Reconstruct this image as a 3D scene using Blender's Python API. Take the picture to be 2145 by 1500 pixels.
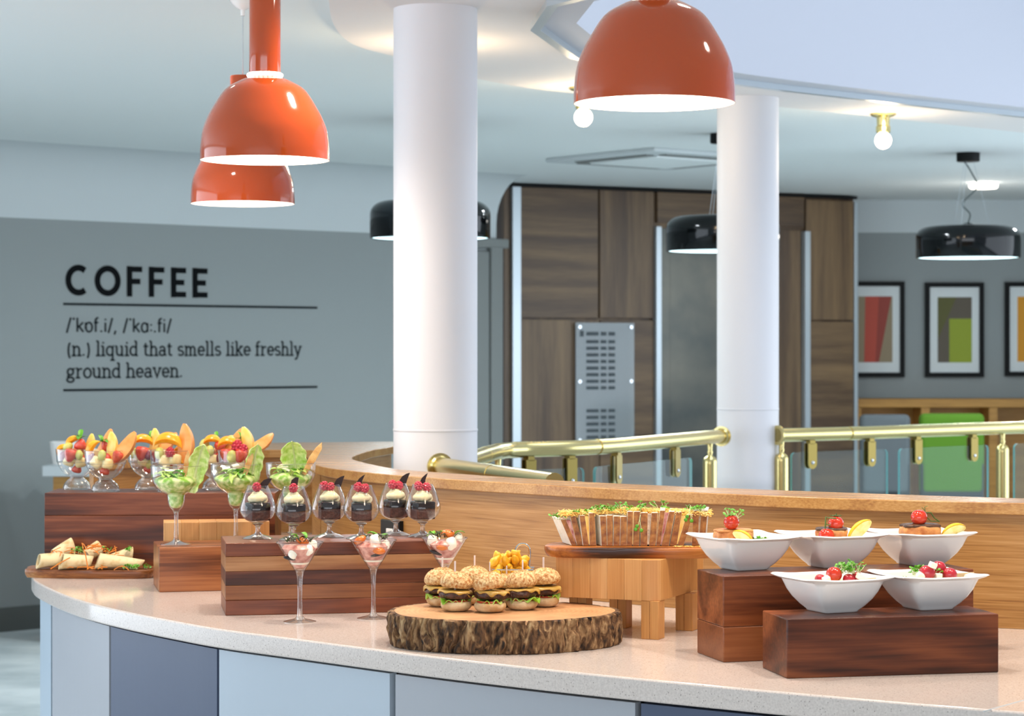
import bpy, bmesh, math, random
from mathutils import Vector, Matrix, Euler, noise as mnoise
R = math.radians
PI = math.pi
sc = bpy.context.scene
for o in list(bpy.data.objects):
    bpy.data.objects.remove(o)

# ------------------------------------------------------------------ camera, world, lights, exposure
F, CX, HY, EYE = 4800.0, 1072.5, 733.0, 1.53      # focal length in px of the 2145 px frame, horizon row, eye height
cam_d = bpy.data.cameras.new('camera')
cam_d.sensor_width = 36
cam_d.lens = F / 2145 * 36
cam_d.shift_y = -(750 - HY) / 2145
cam_d.dof.use_dof = True
cam_d.dof.focus_distance = 4.9
cam_d.dof.aperture_fstop = 8.6
cam = bpy.data.objects.new('camera', cam_d)
sc.collection.objects.link(cam)
cam.location = (0, 0, EYE)
cam.rotation_euler = (R(90), 0, 0)
sc.camera = cam
sc.view_settings.view_transform = 'Standard'
sc.view_settings.look = 'None'
sc.view_settings.gamma = 1
sc.view_settings.use_curve_mapping = False
sc.view_settings.exposure = -0.13
sc.cycles.transparent_max_bounces = 32
sc.cycles.max_bounces = 10
sc.cycles.use_denoising = True

wd = bpy.data.worlds.new('world')
sc.world = wd
wd.use_nodes = True
wd.node_tree.nodes['Background'].inputs[0].default_value = (0.72, 0.85, 1.0, 1)
wd.node_tree.nodes['Background'].inputs[1].default_value = 0.6

def light(name, kind, loc, power, col, rot=(0, 0, 0), size=None, size_y=None, spot=None, blend=.6):
    d = bpy.data.lights.new(name, kind)
    d.energy = power
    d.color = col
    if kind == 'AREA':
        d.size = size
        if size_y:
            d.shape = 'RECTANGLE'
            d.size_y = size_y
    elif size is not None:
        d.shadow_soft_size = size
    if kind == 'SPOT':
        d.spot_size = R(spot)
        d.spot_blend = blend
    o = bpy.data.objects.new(name, d)
    sc.collection.objects.link(o)
    o.location = loc
    o.rotation_euler = rot
    return o
COOL = (0.80, 0.89, 1.0)
WARM = (1.0, 0.74, 0.45)
# daylight of the glazed front behind the camera, and of the skylight over the atrium
light('daylight_front', 'AREA', (-1.0, -3.5, 1.9), 270, (.88, .93, 1.0), (R(99), 0, 0), 8, 2.6)
light('daylight_left', 'AREA', (-4.6, 6.0, 1.45), 120, COOL, (R(90), 0, R(-90)), 5, 2.2)
light('ceiling_fill_right', 'AREA', (5.3, 10.5, 1.4), 130, COOL, (R(94), 0, R(90)), 6, 2.2)  # unseen fill panel added to brighten the ceiling, no window known there
light('daylight_skylight', 'AREA', (1.9, 8.4, 5.6), 175, COOL, (0, 0, 0), 3.2, 4.5)
# warm ceiling spots over the buffet counter
for x, y, p in ((-1.0, 5.85, 62), (-.15, 5.3, 70), (.5, 4.72, 66), (1.05, 4.3, 66), (1.7, 4.0, 36), (-.9, 6.8, 30)):
    light('ceiling_spot', 'SPOT', (x, y, 2.58), p, (1.0, .85, .73), (0, 0, 0), .05, None, 116, .7)
# fill lamps added for the lobby, set where they stay out of sight
for x, y, p in ((-.55, 10.6, 30), (1.25, 12.0, 34), (3.4, 13.6, 34)):
    light('lobby_fill', 'AREA', (x, y, 2.61), p, (.86, .95, 1.0), (0, 0, 0), .16)

# ------------------------------------------------------------------ geometry helpers
def W(px, py, z):
    D = (EYE - z) * F / (py - HY)
    return Vector(((px - CX) / F * D, D, z))
def WD(px, py, D):
    return Vector(((px - CX) / F * D, D, EYE - (py - HY) / F * D))
def XD(px, D):
    return (px - CX) / F * D
def hexc(h):
    c = [int(h[i:i + 2], 16) / 255 for i in (0, 2, 4)]
    return tuple(x / 12.92 if x <= .04045 else ((x + .055) / 1.055) ** 2.4 for x in c) + (1,)

class MB:
    def __init__(s):
        s.v, s.f, s.m, s.uv = [], [], [], {}
    def add(s, vs, fs, mi=0):
        b = len(s.v)
        s.v += [Vector(v) for v in vs]
        for f in fs:
            s.f.append([i + b for i in f])
            s.m.append(mi)
        return b
    def box(s, c, d, mi=0, M=None):
        x, y, z = d[0] / 2, d[1] / 2, d[2] / 2
        vs = [Vector((sx * x, sy * y, sz * z)) for sz in (-1, 1) for sy in (-1, 1) for sx in (-1, 1)]
        if M is not None:
            vs = [M @ v for v in vs]
        vs = [v + Vector(c) for v in vs]
        s.add(vs, [(0, 2, 3, 1), (4, 5, 7, 6), (0, 1, 5, 4), (2, 6, 7, 3), (0, 4, 6, 2), (1, 3, 7, 5)], mi)
        return s
    def lathe(s, prof, n=32, c=(0, 0, 0), mi=0, fn=None):
        c = Vector(c)
        rings = []
        b = len(s.v)
        vs = []
        for r, z in prof:
            if r < 1e-6:
                rings.append([len(vs)])
                vs.append(c + Vector((0, 0, z)))
            else:
                rings.append(list(range(len(vs), len(vs) + n)))
                for k in range(n):
                    a = 2 * PI * k / n
                    rr = r * (fn(a, z) if fn else 1)
                    vs.append(c + Vector((rr * math.cos(a), rr * math.sin(a), z)))
        fs = []
        for A, B_ in zip(rings, rings[1:]):
            if len(A) == 1 and len(B_) == 1:
                continue
            for k in range(n):
                k2 = (k + 1) % n
                if len(A) == 1:
                    fs.append((A[0], B_[k2], B_[k]))
                elif len(B_) == 1:
                    fs.append((A[k], A[k2], B_[0]))
                else:
                    fs.append((A[k], A[k2], B_[k2], B_[k]))
        s.add(vs, fs, mi)
        return s
    def tube(s, pts, r, n=8, mi=0, closed=False, flat=1.0):
        pts = [Vector(p) for p in pts]
        m = len(pts)
        rs = r if isinstance(r, (list, tuple)) else [r] * m
        vs, up = [], None
        for i, p in enumerate(pts):
            if closed:
                t = pts[(i + 1) % m] - pts[i - 1]
            else:
                t = pts[min(i + 1, m - 1)] - pts[max(i - 1, 0)]
            t = t.normalized() if t.length > 1e-9 else Vector((0, 0, 1))
            if up is None:
                up = Vector((0, 0, 1)) if abs(t.z) < .9 else Vector((1, 0, 0))
            a = t.cross(up)
            a = a.normalized() if a.length > 1e-6 else t.orthogonal().normalized()
            bb = a.cross(t).normalized()
            up = bb
            for k in range(n):
                th = 2 * PI * k / n
                vs.append(p + a * (rs[i] * math.cos(th)) + bb * (rs[i] * flat * math.sin(th)))
        fs = []
        for i in range(m if closed else m - 1):
            j = (i + 1) % m
            for k in range(n):
                k2 = (k + 1) % n
                fs.append((i * n + k, i * n + k2, j * n + k2, j * n + k))
        if not closed:
            fs.append(tuple(range(n))[::-1])
            fs.append(tuple((m - 1) * n + k for k in range(n)))
        s.add(vs, fs, mi)
        return s
    def prism(s, poly, z0, z1, mi=0):
        n = len(poly)
        vs = [Vector((p[0], p[1], z0)) for p in poly] + [Vector((p[0], p[1], z1)) for p in poly]
        fs = [tuple(range(n))[::-1], tuple(range(n, 2 * n))]
        fs += [(k, (k + 1) % n, n + (k + 1) % n, n + k) for k in range(n)]
        s.add(vs, fs, mi)
        return s
    def ball(s, c, r, seg=16, rings=10, M=None, mi=0, fn=None):
        if not isinstance(r, (tuple, list)):
            r = (r, r, r)
        vs = []
        for i in range(rings + 1):
            ph = PI * i / rings
            for k in range(seg if 0 < i < rings else 1):
                th = 2 * PI * k / seg
                d = Vector((math.sin(ph) * math.cos(th), math.sin(ph) * math.sin(th), math.cos(ph)))
                q = fn(d) if fn else 1
                v = Vector((d.x * r[0], d.y * r[1], d.z * r[2])) * q
                if M is not None:
                    v = M @ v
                vs.append(v + Vector(c))
        def idx(i, k):
            if i == 0:
                return 0
            if i == rings:
                return 1 + (rings - 1) * seg
            return 1 + (i - 1) * seg + k % seg
        fs = []
        for i in range(rings):
            for k in range(seg):
                q = [idx(i, k), idx(i + 1, k), idx(i + 1, k + 1), idx(i, k + 1)]
                q2 = []
                for x in q:
                    if x not in q2:
                        q2.append(x)
                fs.append(tuple(q2))
        s.add(vs, fs, mi)
        return s
    def sweep(s, path, prof, mi=0, closed=False):
        """path: 2-D points (plan); prof: (offset to the right of travel, z) closed section. Adds UV (arc length, z)."""
        n, m = len(path), len(prof)
        P = [Vector((p[0], p[1])) for p in path]
        L = [0.0]
        for a, b in zip(P, P[1:]):
            L.append(L[-1] + (b - a).length)
        vs = []
        for i in range(n):
            if closed:
                t0, t1 = (P[i] - P[i - 1]), (P[(i + 1) % n] - P[i])
            else:
                t0 = P[i] - P[max(i - 1, 0)]
                t1 = P[min(i + 1, n - 1)] - P[i]
            if t0.length < 1e-9: t0 = t1
            if t1.length < 1e-9: t1 = t0
            t0, t1 = t0.normalized(), t1.normalized()
            n0, n1 = Vector((t0.y, -t0.x)), Vector((t1.y, -t1.x))
            nn = (n0 + n1)
            nn = nn.normalized() / max(.35, nn.normalized().dot(n0)) if nn.length > 1e-6 else n0
            for o_, z in prof:
                q = P[i] + nn * o_
                vs.append(Vector((q.x, q.y, z)))
        b = len(s.v)
        fs = []
        for i in range(n if closed else n - 1):
            j = (i + 1) % n
            for k in range(m):
                k2 = (k + 1) % m
                fs.append((i * m + k, j * m + k, j * m + k2, i * m + k2))
        if not closed:
            fs.append(tuple(range(m)))
            fs.append(tuple((n - 1) * m + k for k in range(m))[::-1])
        s.add(vs, fs, mi)
        for i in range(n):
            run = 0
            for k in range(m):
                s.uv[b + i * m + k] = (L[i], prof[k][1] + prof[k][0])
        return s
    def obj(s, name, mats, parent=None, loc=(0, 0, 0), rz=0, smooth=35, bevel=0, bseg=2, subsurf=0, rot=None):
        me = bpy.data.meshes.new(name)
        me.from_pydata([tuple(v) for v in s.v], [], s.f)
        if not isinstance(mats, (list, tuple)):
            mats = [mats]
        for mt in mats:
            me.materials.append(mt)
        if len(mats) > 1:
            me.polygons.foreach_set('material_index', s.m)
        if s.uv:
            ul = me.uv_layers.new(name='UVMap')
            for lp in me.loops:
                ul.data[lp.index].uv = s.uv.get(lp.vertex_index, (0, 0))
        bm = bmesh.new()
        bm.from_mesh(me)
        bmesh.ops.recalc_face_normals(bm, faces=bm.faces)
        bm.to_mesh(me)
        bm.free()
        if smooth:
            me.shade_smooth()
            if smooth < 180:
                me.set_sharp_from_angle(angle=R(smooth))
        o = bpy.data.objects.new(name, me)
        sc.collection.objects.link(o)
        if parent is not None:
            o.parent = parent
        o.location = loc
        o.rotation_euler = rot if rot else (0, 0, rz)
        if bevel:
            md = o.modifiers.new('bevel', 'BEVEL')
            md.width = bevel
            md.segments = bseg
            md.limit_method = 'ANGLE'
            md.angle_limit = R(40)
        if subsurf:
            md = o.modifiers.new('sub', 'SUBSURF')
            md.levels = md.render_levels = subsurf
        return o

def tag(o, label, cat, group=None):
    o['label'] = label
    o['category'] = cat
    if group:
        o['group'] = group
    return o
def structure(o):
    o['kind'] = 'structure'
    return o
def stuff(o):
    o['kind'] = 'stuff'
    return o
def thing(name, label, cat, loc=(0, 0, 0), rz=0, group=None, rot=None):
    o = bpy.data.objects.new(name, None)
    o.empty_display_size = .05
    sc.collection.objects.link(o)
    o.location = loc
    o.rotation_euler = rot if rot else (0, 0, rz)
    return tag(o, label, cat, group)
def copy_tree(o, parent=None):
    c = o.copy()
    sc.collection.objects.link(c)
    if parent is not None:
        c.parent = parent
    for ch in list(o.children):
        copy_tree(ch, c)
    return c
def rotm(x=0, y=0, z=0):
    return Euler((R(x), R(y), R(z))).to_matrix()
def catmull(pts, n=8):
    P = [Vector(p) for p in pts]
    P = [P[0] * 2 - P[1]] + P + [P[-1] * 2 - P[-2]]
    out = []
    for i in range(1, len(P) - 2):
        for k in range(n):
            t = k / n
            a, b, c, d = P[i - 1], P[i], P[i + 1], P[i + 2]
            out.append(.5 * ((2 * b) + (c - a) * t + (2 * a - 5 * b + 4 * c - d) * t * t + (3 * b - 3 * c + d - a) * t ** 3))
    out.append(P[-2])
    return out
def nz(v, s):
    return mnoise.noise(Vector(v) * s)

# ------------------------------------------------------------------ materials
MATS = {}
def _base(name):
    m = bpy.data.materials.new(name)
    m.use_nodes = True
    nt = m.node_tree
    return m, nt, nt.nodes['Principled BSDF']
def node(nt, t, **kw):
    n = nt.nodes.new(t)
    for k, v in kw.items():
        if hasattr(n, k):
            setattr(n, k, v)
        else:
            n.inputs[k].default_value = v
    return n
def mat(name, col, rough=.5, metal=0, spec=.5, emit=0, ecol=None, col2=None, nscale=20, nlo=.35, nhi=.65, bump=0, bscale=60, coat=0, sss=0, alpha=1):
    m, nt, p = _base(name)
    c1 = hexc(col)
    p.inputs['Base Color'].default_value = c1
    p.inputs['Roughness'].default_value = rough
    p.inputs['Metallic'].default_value = metal
    p.inputs['Specular IOR Level'].default_value = spec
    p.inputs['Coat Weight'].default_value = coat
    p.inputs['Coat Roughness'].default_value = .05
    if sss:
        p.inputs['Subsurface Weight'].default_value = sss
        p.inputs['Subsurface Radius'].default_value = (.01, .006, .004)
        p.inputs['Subsurface Scale'].default_value = .6
    if emit:
        p.inputs['Emission Color'].default_value = hexc(ecol or col)
        p.inputs['Emission Strength'].default_value = emit
    tc = None
    if col2 or bump:
        tc = node(nt, 'ShaderNodeTexCoord')
    if col2:
        no = node(nt, 'ShaderNodeTexNoise')
        no.inputs['Scale'].default_value = nscale
        no.inputs['Detail'].default_value = 5
        nt.links.new(tc.outputs['Object'], no.inputs['Vector'])
        cr = node(nt, 'ShaderNodeValToRGB')
        cr.color_ramp.elements[0].position = nlo
        cr.color_ramp.elements[1].position = nhi
        cr.color_ramp.elements[0].color = c1
        cr.color_ramp.elements[1].color = hexc(col2)
        nt.links.new(no.outputs['Fac'], cr.inputs['Fac'])
        nt.links.new(cr.outputs['Color'], p.inputs['Base Color'])
    if bump:
        nb = node(nt, 'ShaderNodeTexNoise')
        nb.inputs['Scale'].default_value = bscale
        nb.inputs['Detail'].default_value = 6
        nt.links.new(tc.outputs['Object'], nb.inputs['Vector'])
        bp = node(nt, 'ShaderNodeBump')
        bp.inputs['Strength'].default_value = bump
        bp.inputs['Distance'].default_value = .003
        nt.links.new(nb.outputs['Fac'], bp.inputs['Height'])
        nt.links.new(bp.outputs['Normal'], p.inputs['Normal'])
    MATS[name] = m
    return m
def wood(name, cols, axis=0, scale=1.0, rough=.4, fibre=.3, ring=.0, coord='Object', coat=0, across=9, dist=.8, spec=.4, pos=None, al=1.3):
    """streaky grain along a local axis; cols dark to light"""
    m, nt, p = _base(name)
    tc = node(nt, 'ShaderNodeTexCoord')
    oi = node(nt, 'ShaderNodeObjectInfo')
    ad = node(nt, 'ShaderNodeVectorMath', operation='MULTIPLY_ADD')
    ad.inputs[1].default_value = (3.1, 5.7, 4.3)
    nt.links.new(oi.outputs['Random'], ad.inputs[0])
    nt.links.new(tc.outputs[coord], ad.inputs[2])
    def streak(al, ac, detail, dis):
        mp = node(nt, 'ShaderNodeMapping')
        sc_ = [ac * scale] * 3
        sc_[axis] = al * scale
        mp.inputs['Scale'].default_value = sc_
        nt.links.new(ad.outputs[0], mp.inputs['Vector'])
        no = node(nt, 'ShaderNodeTexNoise')
        no.inputs['Scale'].default_value = 1
        no.inputs['Detail'].default_value = detail
        no.inputs['Distortion'].default_value = dis
        nt.links.new(mp.outputs['Vector'], no.inputs['Vector'])
        return no, mp
    n1, mp1 = streak(al, across, 4, dist)
    n2, _ = streak(6, across * 18, 3, .2)
    val = n1.outputs['Fac']
    if ring:
        n3, _ = streak(.55, across * .42, 2, 1.4)
        ml = node(nt, 'ShaderNodeMath', operation='MULTIPLY')
        ml.inputs[1].default_value = 34
        nt.links.new(n3.outputs['Fac'], ml.inputs[0])
        sn_ = node(nt, 'ShaderNodeMath', operation='SINE')
        nt.links.new(ml.outputs[0], sn_.inputs[0])
        wv = node(nt, 'ShaderNodeMath', operation='MULTIPLY_ADD')
        wv.inputs[1].default_value = .22
        wv.inputs[2].default_value = .5
        nt.links.new(sn_.outputs[0], wv.inputs[0])
        mx = node(nt, 'ShaderNodeMix', data_type='FLOAT')
        mx.inputs[0].default_value = ring
        nt.links.new(val, mx.inputs[2])
        nt.links.new(wv.outputs[0], mx.inputs[3])
        val = mx.outputs[0]
    m2 = node(nt, 'ShaderNodeMix', data_type='FLOAT')
    m2.inputs[0].default_value = fibre
    nt.links.new(val, m2.inputs[2])
    nt.links.new(n2.outputs['Fac'], m2.inputs[3])
    cr = node(nt, 'ShaderNodeValToRGB')
    el = cr.color_ramp.elements
    k = len(cols)
    ps = pos or [.36 + .29 * i / (k - 1) for i in range(k)]
    el[0].position, el[0].color = ps[0], hexc(cols[0])
    el[1].position, el[1].color = ps[-1], hexc(cols[-1])
    for i in range(1, k - 1):
        e = el.new(ps[i])
        e.color = hexc(cols[i])
    nt.links.new(m2.outputs[0], cr.inputs['Fac'])
    nt.links.new(cr.outputs['Color'], p.inputs['Base Color'])
    p.inputs['Roughness'].default_value = rough
    p.inputs['Specular IOR Level'].default_value = spec
    p.inputs['Coat Weight'].default_value = coat
    p.inputs['Coat Roughness'].default_value = .12
    bp = node(nt, 'ShaderNodeBump')
    bp.inputs['Strength'].default_value = .08
    bp.inputs['Distance'].default_value = .002
    nt.links.new(n2.outputs['Fac'], bp.inputs['Height'])
    nt.links.new(bp.outputs['Normal'], p.inputs['Normal'])
    MATS[name] = m
    return m
def thin_glass(name, tint=(.98, .99, .99, 1), base=.05, edge=.85, power=3.0, rough=.02):
    m = bpy.data.materials.new(name)
    m.use_nodes = True
    nt = m.node_tree
    nt.nodes.clear()
    out = node(nt, 'ShaderNodeOutputMaterial')
    mix = node(nt, 'ShaderNodeMixShader')
    tr = node(nt, 'ShaderNodeBsdfTransparent')
    tr.inputs[0].default_value = tint
    gl = node(nt, 'ShaderNodeBsdfGlossy')
    gl.inputs['Roughness'].default_value = rough
    lw = node(nt, 'ShaderNodeLayerWeight')
    lw.inputs['Blend'].default_value = .5
    pw = node(nt, 'ShaderNodeMath', operation='POWER')
    pw.inputs[1].default_value = power
    ma = node(nt, 'ShaderNodeMath', operation='MULTIPLY_ADD')
    ma.inputs[1].default_value = edge
    ma.inputs[2].default_value = base
    nt.links.new(lw.outputs['Facing'], pw.inputs[0])
    nt.links.new(pw.outputs[0], ma.inputs[0])
    nt.links.new(ma.outputs[0], mix.inputs[0])
    nt.links.new(tr.outputs[0], mix.inputs[1])
    nt.links.new(gl.outputs[0], mix.inputs[2])
    nt.links.new(mix.outputs[0], out.inputs[0])
    MATS[name] = m
    return m
def solid_glass(name):
    m = thin_glass(name, (.985, .99, .99, 1), .10, .95, 2.0)
    nt = m.node_tree
    out = [n for n in nt.nodes if n.type == 'OUTPUT_MATERIAL'][0]
    src = out.inputs[0].links[0].from_socket
    g = node(nt, 'ShaderNodeBsdfGlass')
    g.inputs['IOR'].default_value = 1.48
    mix = node(nt, 'ShaderNodeMixShader')
    mix.inputs[0].default_value = .38
    nt.links.new(src, mix.inputs[1])
    nt.links.new(g.outputs[0], mix.inputs[2])
    nt.links.new(mix.outputs[0], out.inputs[0])
    return m

M_wallgrey = mat('grey_paint', '8c9292', .7)
M_white = mat('white_paint', 'c3cacc', .7)
M_ceil = mat('ceiling_paint', 'e2e8e8', .75)
M_soffit = mat('soffit_paint', 'e2dedc', .75)
M_col = mat('column_paint', 'e4e2e4', .5, bump=.15, bscale=25)
M_fascia = mat('fascia_paint', 'c6c9d1', .7)
M_black = mat('black_gloss', '06090b', .1, spec=.35)
M_blackmat = mat('black_matt', '08090a', .6, spec=.2)
M_ink = mat('black_lettering', '04070a', .7, spec=.1)
M_ink2 = mat('grey_lettering', '131b1f', .7, spec=.1)
M_orange = mat('orange_gloss', 'b94a1a', .10, coat=.3)
M_brass = mat('brass', 'dccb8c', .24, metal=1)
M_steel = mat('brushed_steel', '505453', .38, metal=1, col2='6c6a62', nscale=2)
M_chrome = mat('chrome', 'd8dcdf', .12, metal=1)
M_alu = mat('aluminium', 'c3ccd2', .35, metal=.6)
M_lampglow = mat('lit_diffuser', 'ffffff', .5, emit=3.0, ecol='fff1dc')
M_coolglow = mat('cool_diffuser', 'ffffff', .5, emit=1.6, ecol='c8f0f6')
M_bulb = mat('lit_bulb', 'ffffff', .5, emit=7.0, ecol='fff0cf')
M_skirt = mat('grey_skirting', '4f5452', .5)
M_door = mat('grey_door', '787c7a', .5)
M_glass = thin_glass('thin_glass', (.98, .99, .99, 1), .055, 1.0, 2.4)
M_stem = solid_glass('solid_glass')
M_glassb = thin_glass('coupe_glass', (.97, .985, .985, 1), .09, 1.0, 2.0)
M_pane = thin_glass('railing_glass', (.86, .94, .93, 1), .02, .5, 5)
M_paneedge = mat('glass_edge', '6fb0b2', .1, spec=.8)
M_acrylic = mat('acrylic', 'aab2b6', .15, spec=.6)
M_acrylic.node_tree.nodes['Principled BSDF'].inputs['Alpha'].default_value = .5
M_china = mat('white_china', 'eceae6', .12, coat=.4)
M_quartz, nt, p = _base('quartz')
tc = node(nt, 'ShaderNodeTexCoord')
v1 = node(nt, 'ShaderNodeTexVoronoi'); v1.inputs['Scale'].default_value = 150
n1 = node(nt, 'ShaderNodeTexNoise'); n1.inputs['Scale'].default_value = 260; n1.inputs['Detail'].default_value = 2
c1 = node(nt, 'ShaderNodeValToRGB')
c1.color_ramp.elements[0].position = .10; c1.color_ramp.elements[0].color = hexc('8a8078')
c1.color_ramp.elements[1].position = .17; c1.color_ramp.elements[1].color = hexc('e6dfda')
c2 = node(nt, 'ShaderNodeValToRGB')
c2.color_ramp.elements[0].position = .3; c2.color_ramp.elements[0].color = hexc('d3cac4')
c2.color_ramp.elements[1].position = .65; c2.color_ramp.elements[1].color = hexc('ebe4de')
wn = node(nt, 'ShaderNodeMix', data_type='RGBA', blend_type='MULTIPLY'); wn.inputs[0].default_value = .8
nt.links.new(tc.outputs['Object'], v1.inputs['Vector']); nt.links.new(tc.outputs['Object'], n1.inputs['Vector'])
nt.links.new(v1.outputs['Distance'], c1.inputs['Fac']); nt.links.new(n1.outputs['Fac'], c2.inputs['Fac'])
nt.links.new(c1.outputs['Color'], wn.inputs[6]); nt.links.new(c2.outputs['Color'], wn.inputs[7])
nt.links.new(wn.outputs[2], p.inputs['Base Color'])
p.inputs['Roughness'].default_value = .1
M_carpet = mat('carpet', 'b4bec1', .95, col2='dde3e4', nscale=2.2, bump=.6, bscale=300)
M_oak = wood('oak_veneer', ['855a2f', '9c703c', 'a97d49', 'b48a57'], 0, 1, .38, .55, .3, 'UV', across=15, al=.9)
M_oakcap = wood('oak_cap', ['94683a', 'ab7f48', 'ba9158'], 0, 1, .27, .5, 0, 'Object', across=14)
M_acacia = wood('dark_acacia', ['2c140b', '4d2413', '6d371d', '8a4d2e'], 0, 1, .33, .25, .45, across=8, coat=.06, spec=.3)
M_acacia2 = wood('red_acacia', ['381a0e', '5c2d17', '7a4122', '95542f'], 0, 1, .33, .25, .5, across=7, coat=.06, spec=.3)
M_walnut = wood('mid_acacia', ['5a3019', '7a4526', '965a34', 'a86a40'], 0, 1, .35, .3, .2, across=14, coat=.06, spec=.3)
M_beech = wood('beech', ['c8924f', 'd4a05f', 'ddae70', 'e4ba80'], 2, 1, .42, .4, 0, across=16)
M_olive = wood('olive_wood', ['35180a', '80441c', 'ac652c', 'c58040'], 0, 1, .34, .2, .6, across=14, coat=.1)
M_plat = wood('platter_wood', ['4a2613', '77431f', '985e30', 'b27f4a'], 0, 1, .35, .3, .3, across=12, coat=.2)
M_liftH = wood('lift_walnut_h', ['46352a', '5a4634', '6e573f', '816749'], 0, 1, .4, .25, 0, across=9, al=.5, dist=.4, pos=[.3, .45, .55, .7])
M_liftV = wood('lift_walnut_v', ['46352a', '5a4634', '6e573f', '816749'], 2, 1, .4, .25, 0, across=9, al=.5, dist=.4, pos=[.3, .45, .55, .7])
M_shelf = wood('shelf_oak', ['9a6c2c', 'b07f38', 'bd8d46'], 0, 1, .45, .4, 0, across=14)
# ------------------------------------------------------------------ the setting
ZC = .91                                                   # counter height
ZCEIL, ZSOF = 2.64, 2.60
def fill_poly(name, outer, holes, z, mt, thick=0):
    bm = bmesh.new()
    eds = []
    for loop in [outer] + holes:
        vs = [bm.verts.new((p[0], p[1], z)) for p in loop]
        for a, b in zip(vs, vs[1:] + vs[:1]):
            eds.append(bm.edges.new((a, b)))
    bmesh.ops.triangle_fill(bm, use_beauty=True, use_dissolve=False, edges=eds)
    if thick:
        r = bmesh.ops.extrude_face_region(bm, geom=bm.faces[:])
        for v in [g for g in r['geom'] if isinstance(g, bmesh.types.BMVert)]:
            v.co.z += thick
    bmesh.ops.recalc_face_normals(bm, faces=bm.faces)
    me = bpy.data.meshes.new(name)
    bm.to_mesh(me)
    bm.free()
    me.materials.append(mt)
    o = bpy.data.objects.new(name, me)
    sc.collection.objects.link(o)
    return o
VOID = [(.135, 7.0), (.09, 7.52), (.236, 8.24), (.55, 8.68), (.88, 9.04), (1.094, 9.25), (1.7, 9.80), (2.30, 10.31), (3.0, 10.8), (3.7, 11.2), (3.9, 5.6), (1.2, 6.0), (.6, 6.2)]
structure(fill_poly('floor', [(-4.6, -4), (5.5, -4), (5.5, 18), (-4.6, 18)], [VOID], 0, M_carpet, -.25))
WA, WB = Vector((-2.777, 12.43)), Vector((-.191, 14.70))
wdir = (WB - WA).normalized()
wn2 = Vector((wdir.y, -wdir.x))                            # towards the camera side
w_start, w_end = WA - wdir * 3.2, WA + wdir * 3.56
pa, pb = w_start, w_end
# main ceiling behind the soffit ring, with its opening
structure(fill_poly('ceiling', [(-5.6, -4), (5.5, -4), (5.5, 18), (-5.6, 18)], [VOID], ZCEIL, M_ceil, .2))
ring = catmull([(-.45, 5.9), (-.53, 6.5), (-.56, 7.0), (-.585, 7.46), (-.577, 7.86), (-.53, 8.12), (-.422, 8.37), (-.137, 9.04), (.254, 9.55), (1.18, 10.1), (2.52, 11.29)], 5)
ring = [(p.x, p.y) for p in [Vector((q[0], q[1], 0)) for q in ring]] + [(3.6, 12.1), (4.6, 12.4), (4.8, 4.9), (1.2, 5.3), (.2, 5.5)]
structure(fill_poly('trim_1', ring, [VOID], ZSOF, M_soffit, ZCEIL - ZSOF))
b = MB(); b.sweep([(p[0], p[1]) for p in VOID], [(0.0, ZSOF + .001), (.0, 4.9), (.12, 4.9), (.12, ZSOF + .06), (.12, ZSOF + .001)], closed=True)
structure(b.obj('wall_atrium', M_fascia, smooth=25))
b = MB(); b.sweep([(p[0], p[1]) for p in VOID], [(-.03, ZSOF - .022), (-.03, ZSOF + .018), (.004, ZSOF + .018), (.004, ZSOF - .022)], closed=True)
structure(b.obj('trim_2', M_alu, smooth=25))
# grey wall on the left with white frieze and cove
b = MB(); b.sweep([pa, pb], [(0, 0), (0, 2.25), (-.12, 2.25), (-.12, 0)]); structure(b.obj('wall_left', M_wallgrey))
cv = [(.0, 2.25)] + [(.30 - .30 * math.cos(a), 2.34 + .30 * math.sin(a)) for a in [PI / 2 * k / 8 for k in range(9)]]
b = MB(); b.sweep([pa, pb], cv + [(-.12, ZCEIL), (-.12, 2.25)]); structure(b.obj('wall_left_frieze', M_white, smooth=60))
b = MB(); b.sweep([pa, WA + wdir * 2.85], [(0, 0), (.018, 0), (.018, .105), (.006, .13), (0, .13)]); structure(b.obj('baseboard_left', M_skirt))
# wall from the grey wall's start towards the camera, closing the left side
b = MB(); b.sweep([(-5.2, -4), pa], [(0, 0), (0, ZCEIL), (-.12, ZCEIL), (-.12, 0)]); structure(b.obj('wall_side', M_white))
# grey door beside the lifts
def onw(px):
    a = (px - CX) / F
    u = (a * WA.y - WA.x) / (wdir.x - a * wdir.y)
    return u, WA.y + wdir.y * u
aw = math.atan2(wdir.y, wdir.x)
u0, _ = onw(975); u1, _ = onw(1047)
d = thing('door_1', 'grey flush door with moulded frame on the grey wall beside the lifts', 'door', (WA.x + wdir.x * u0, WA.y + wdir.y * u0, 0), aw)
d['kind'] = 'structure'
b = MB(); b.box(((u1 - u0) / 2 - .04, -.012, 1.08), (u1 - u0 - .14, .024, 2.16)); b.obj('door_leaf', M_door, d, bevel=.003)
b = MB(); b.box((u1 - u0 - .055, -.02, 1.1), (.10, .04, 2.2)); b.box((-.05, -.02, 1.1), (.10, .04, 2.2)); b.box(((u1 - u0) / 2, -.02, 2.215), (u1 - u0 + .09, .04, .06)); b.obj('door_frame', M_door, d, bevel=.006)
# right-hand wall
b = MB(); b.box((4.0, 17.06, 1.2), (3.6, .12, 2.4)); structure(b.obj('wall_back', M_wallgrey))
b = MB(); b.box((4.0, 17.06, 2.52), (3.6, .12, .24)); structure(b.obj('wall_back_frieze', M_white))
b = MB(); b.box((5.45, 14.5, 1.32), (.1, 5, 2.64)); structure(b.obj('wall_right', M_wallgrey))
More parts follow.
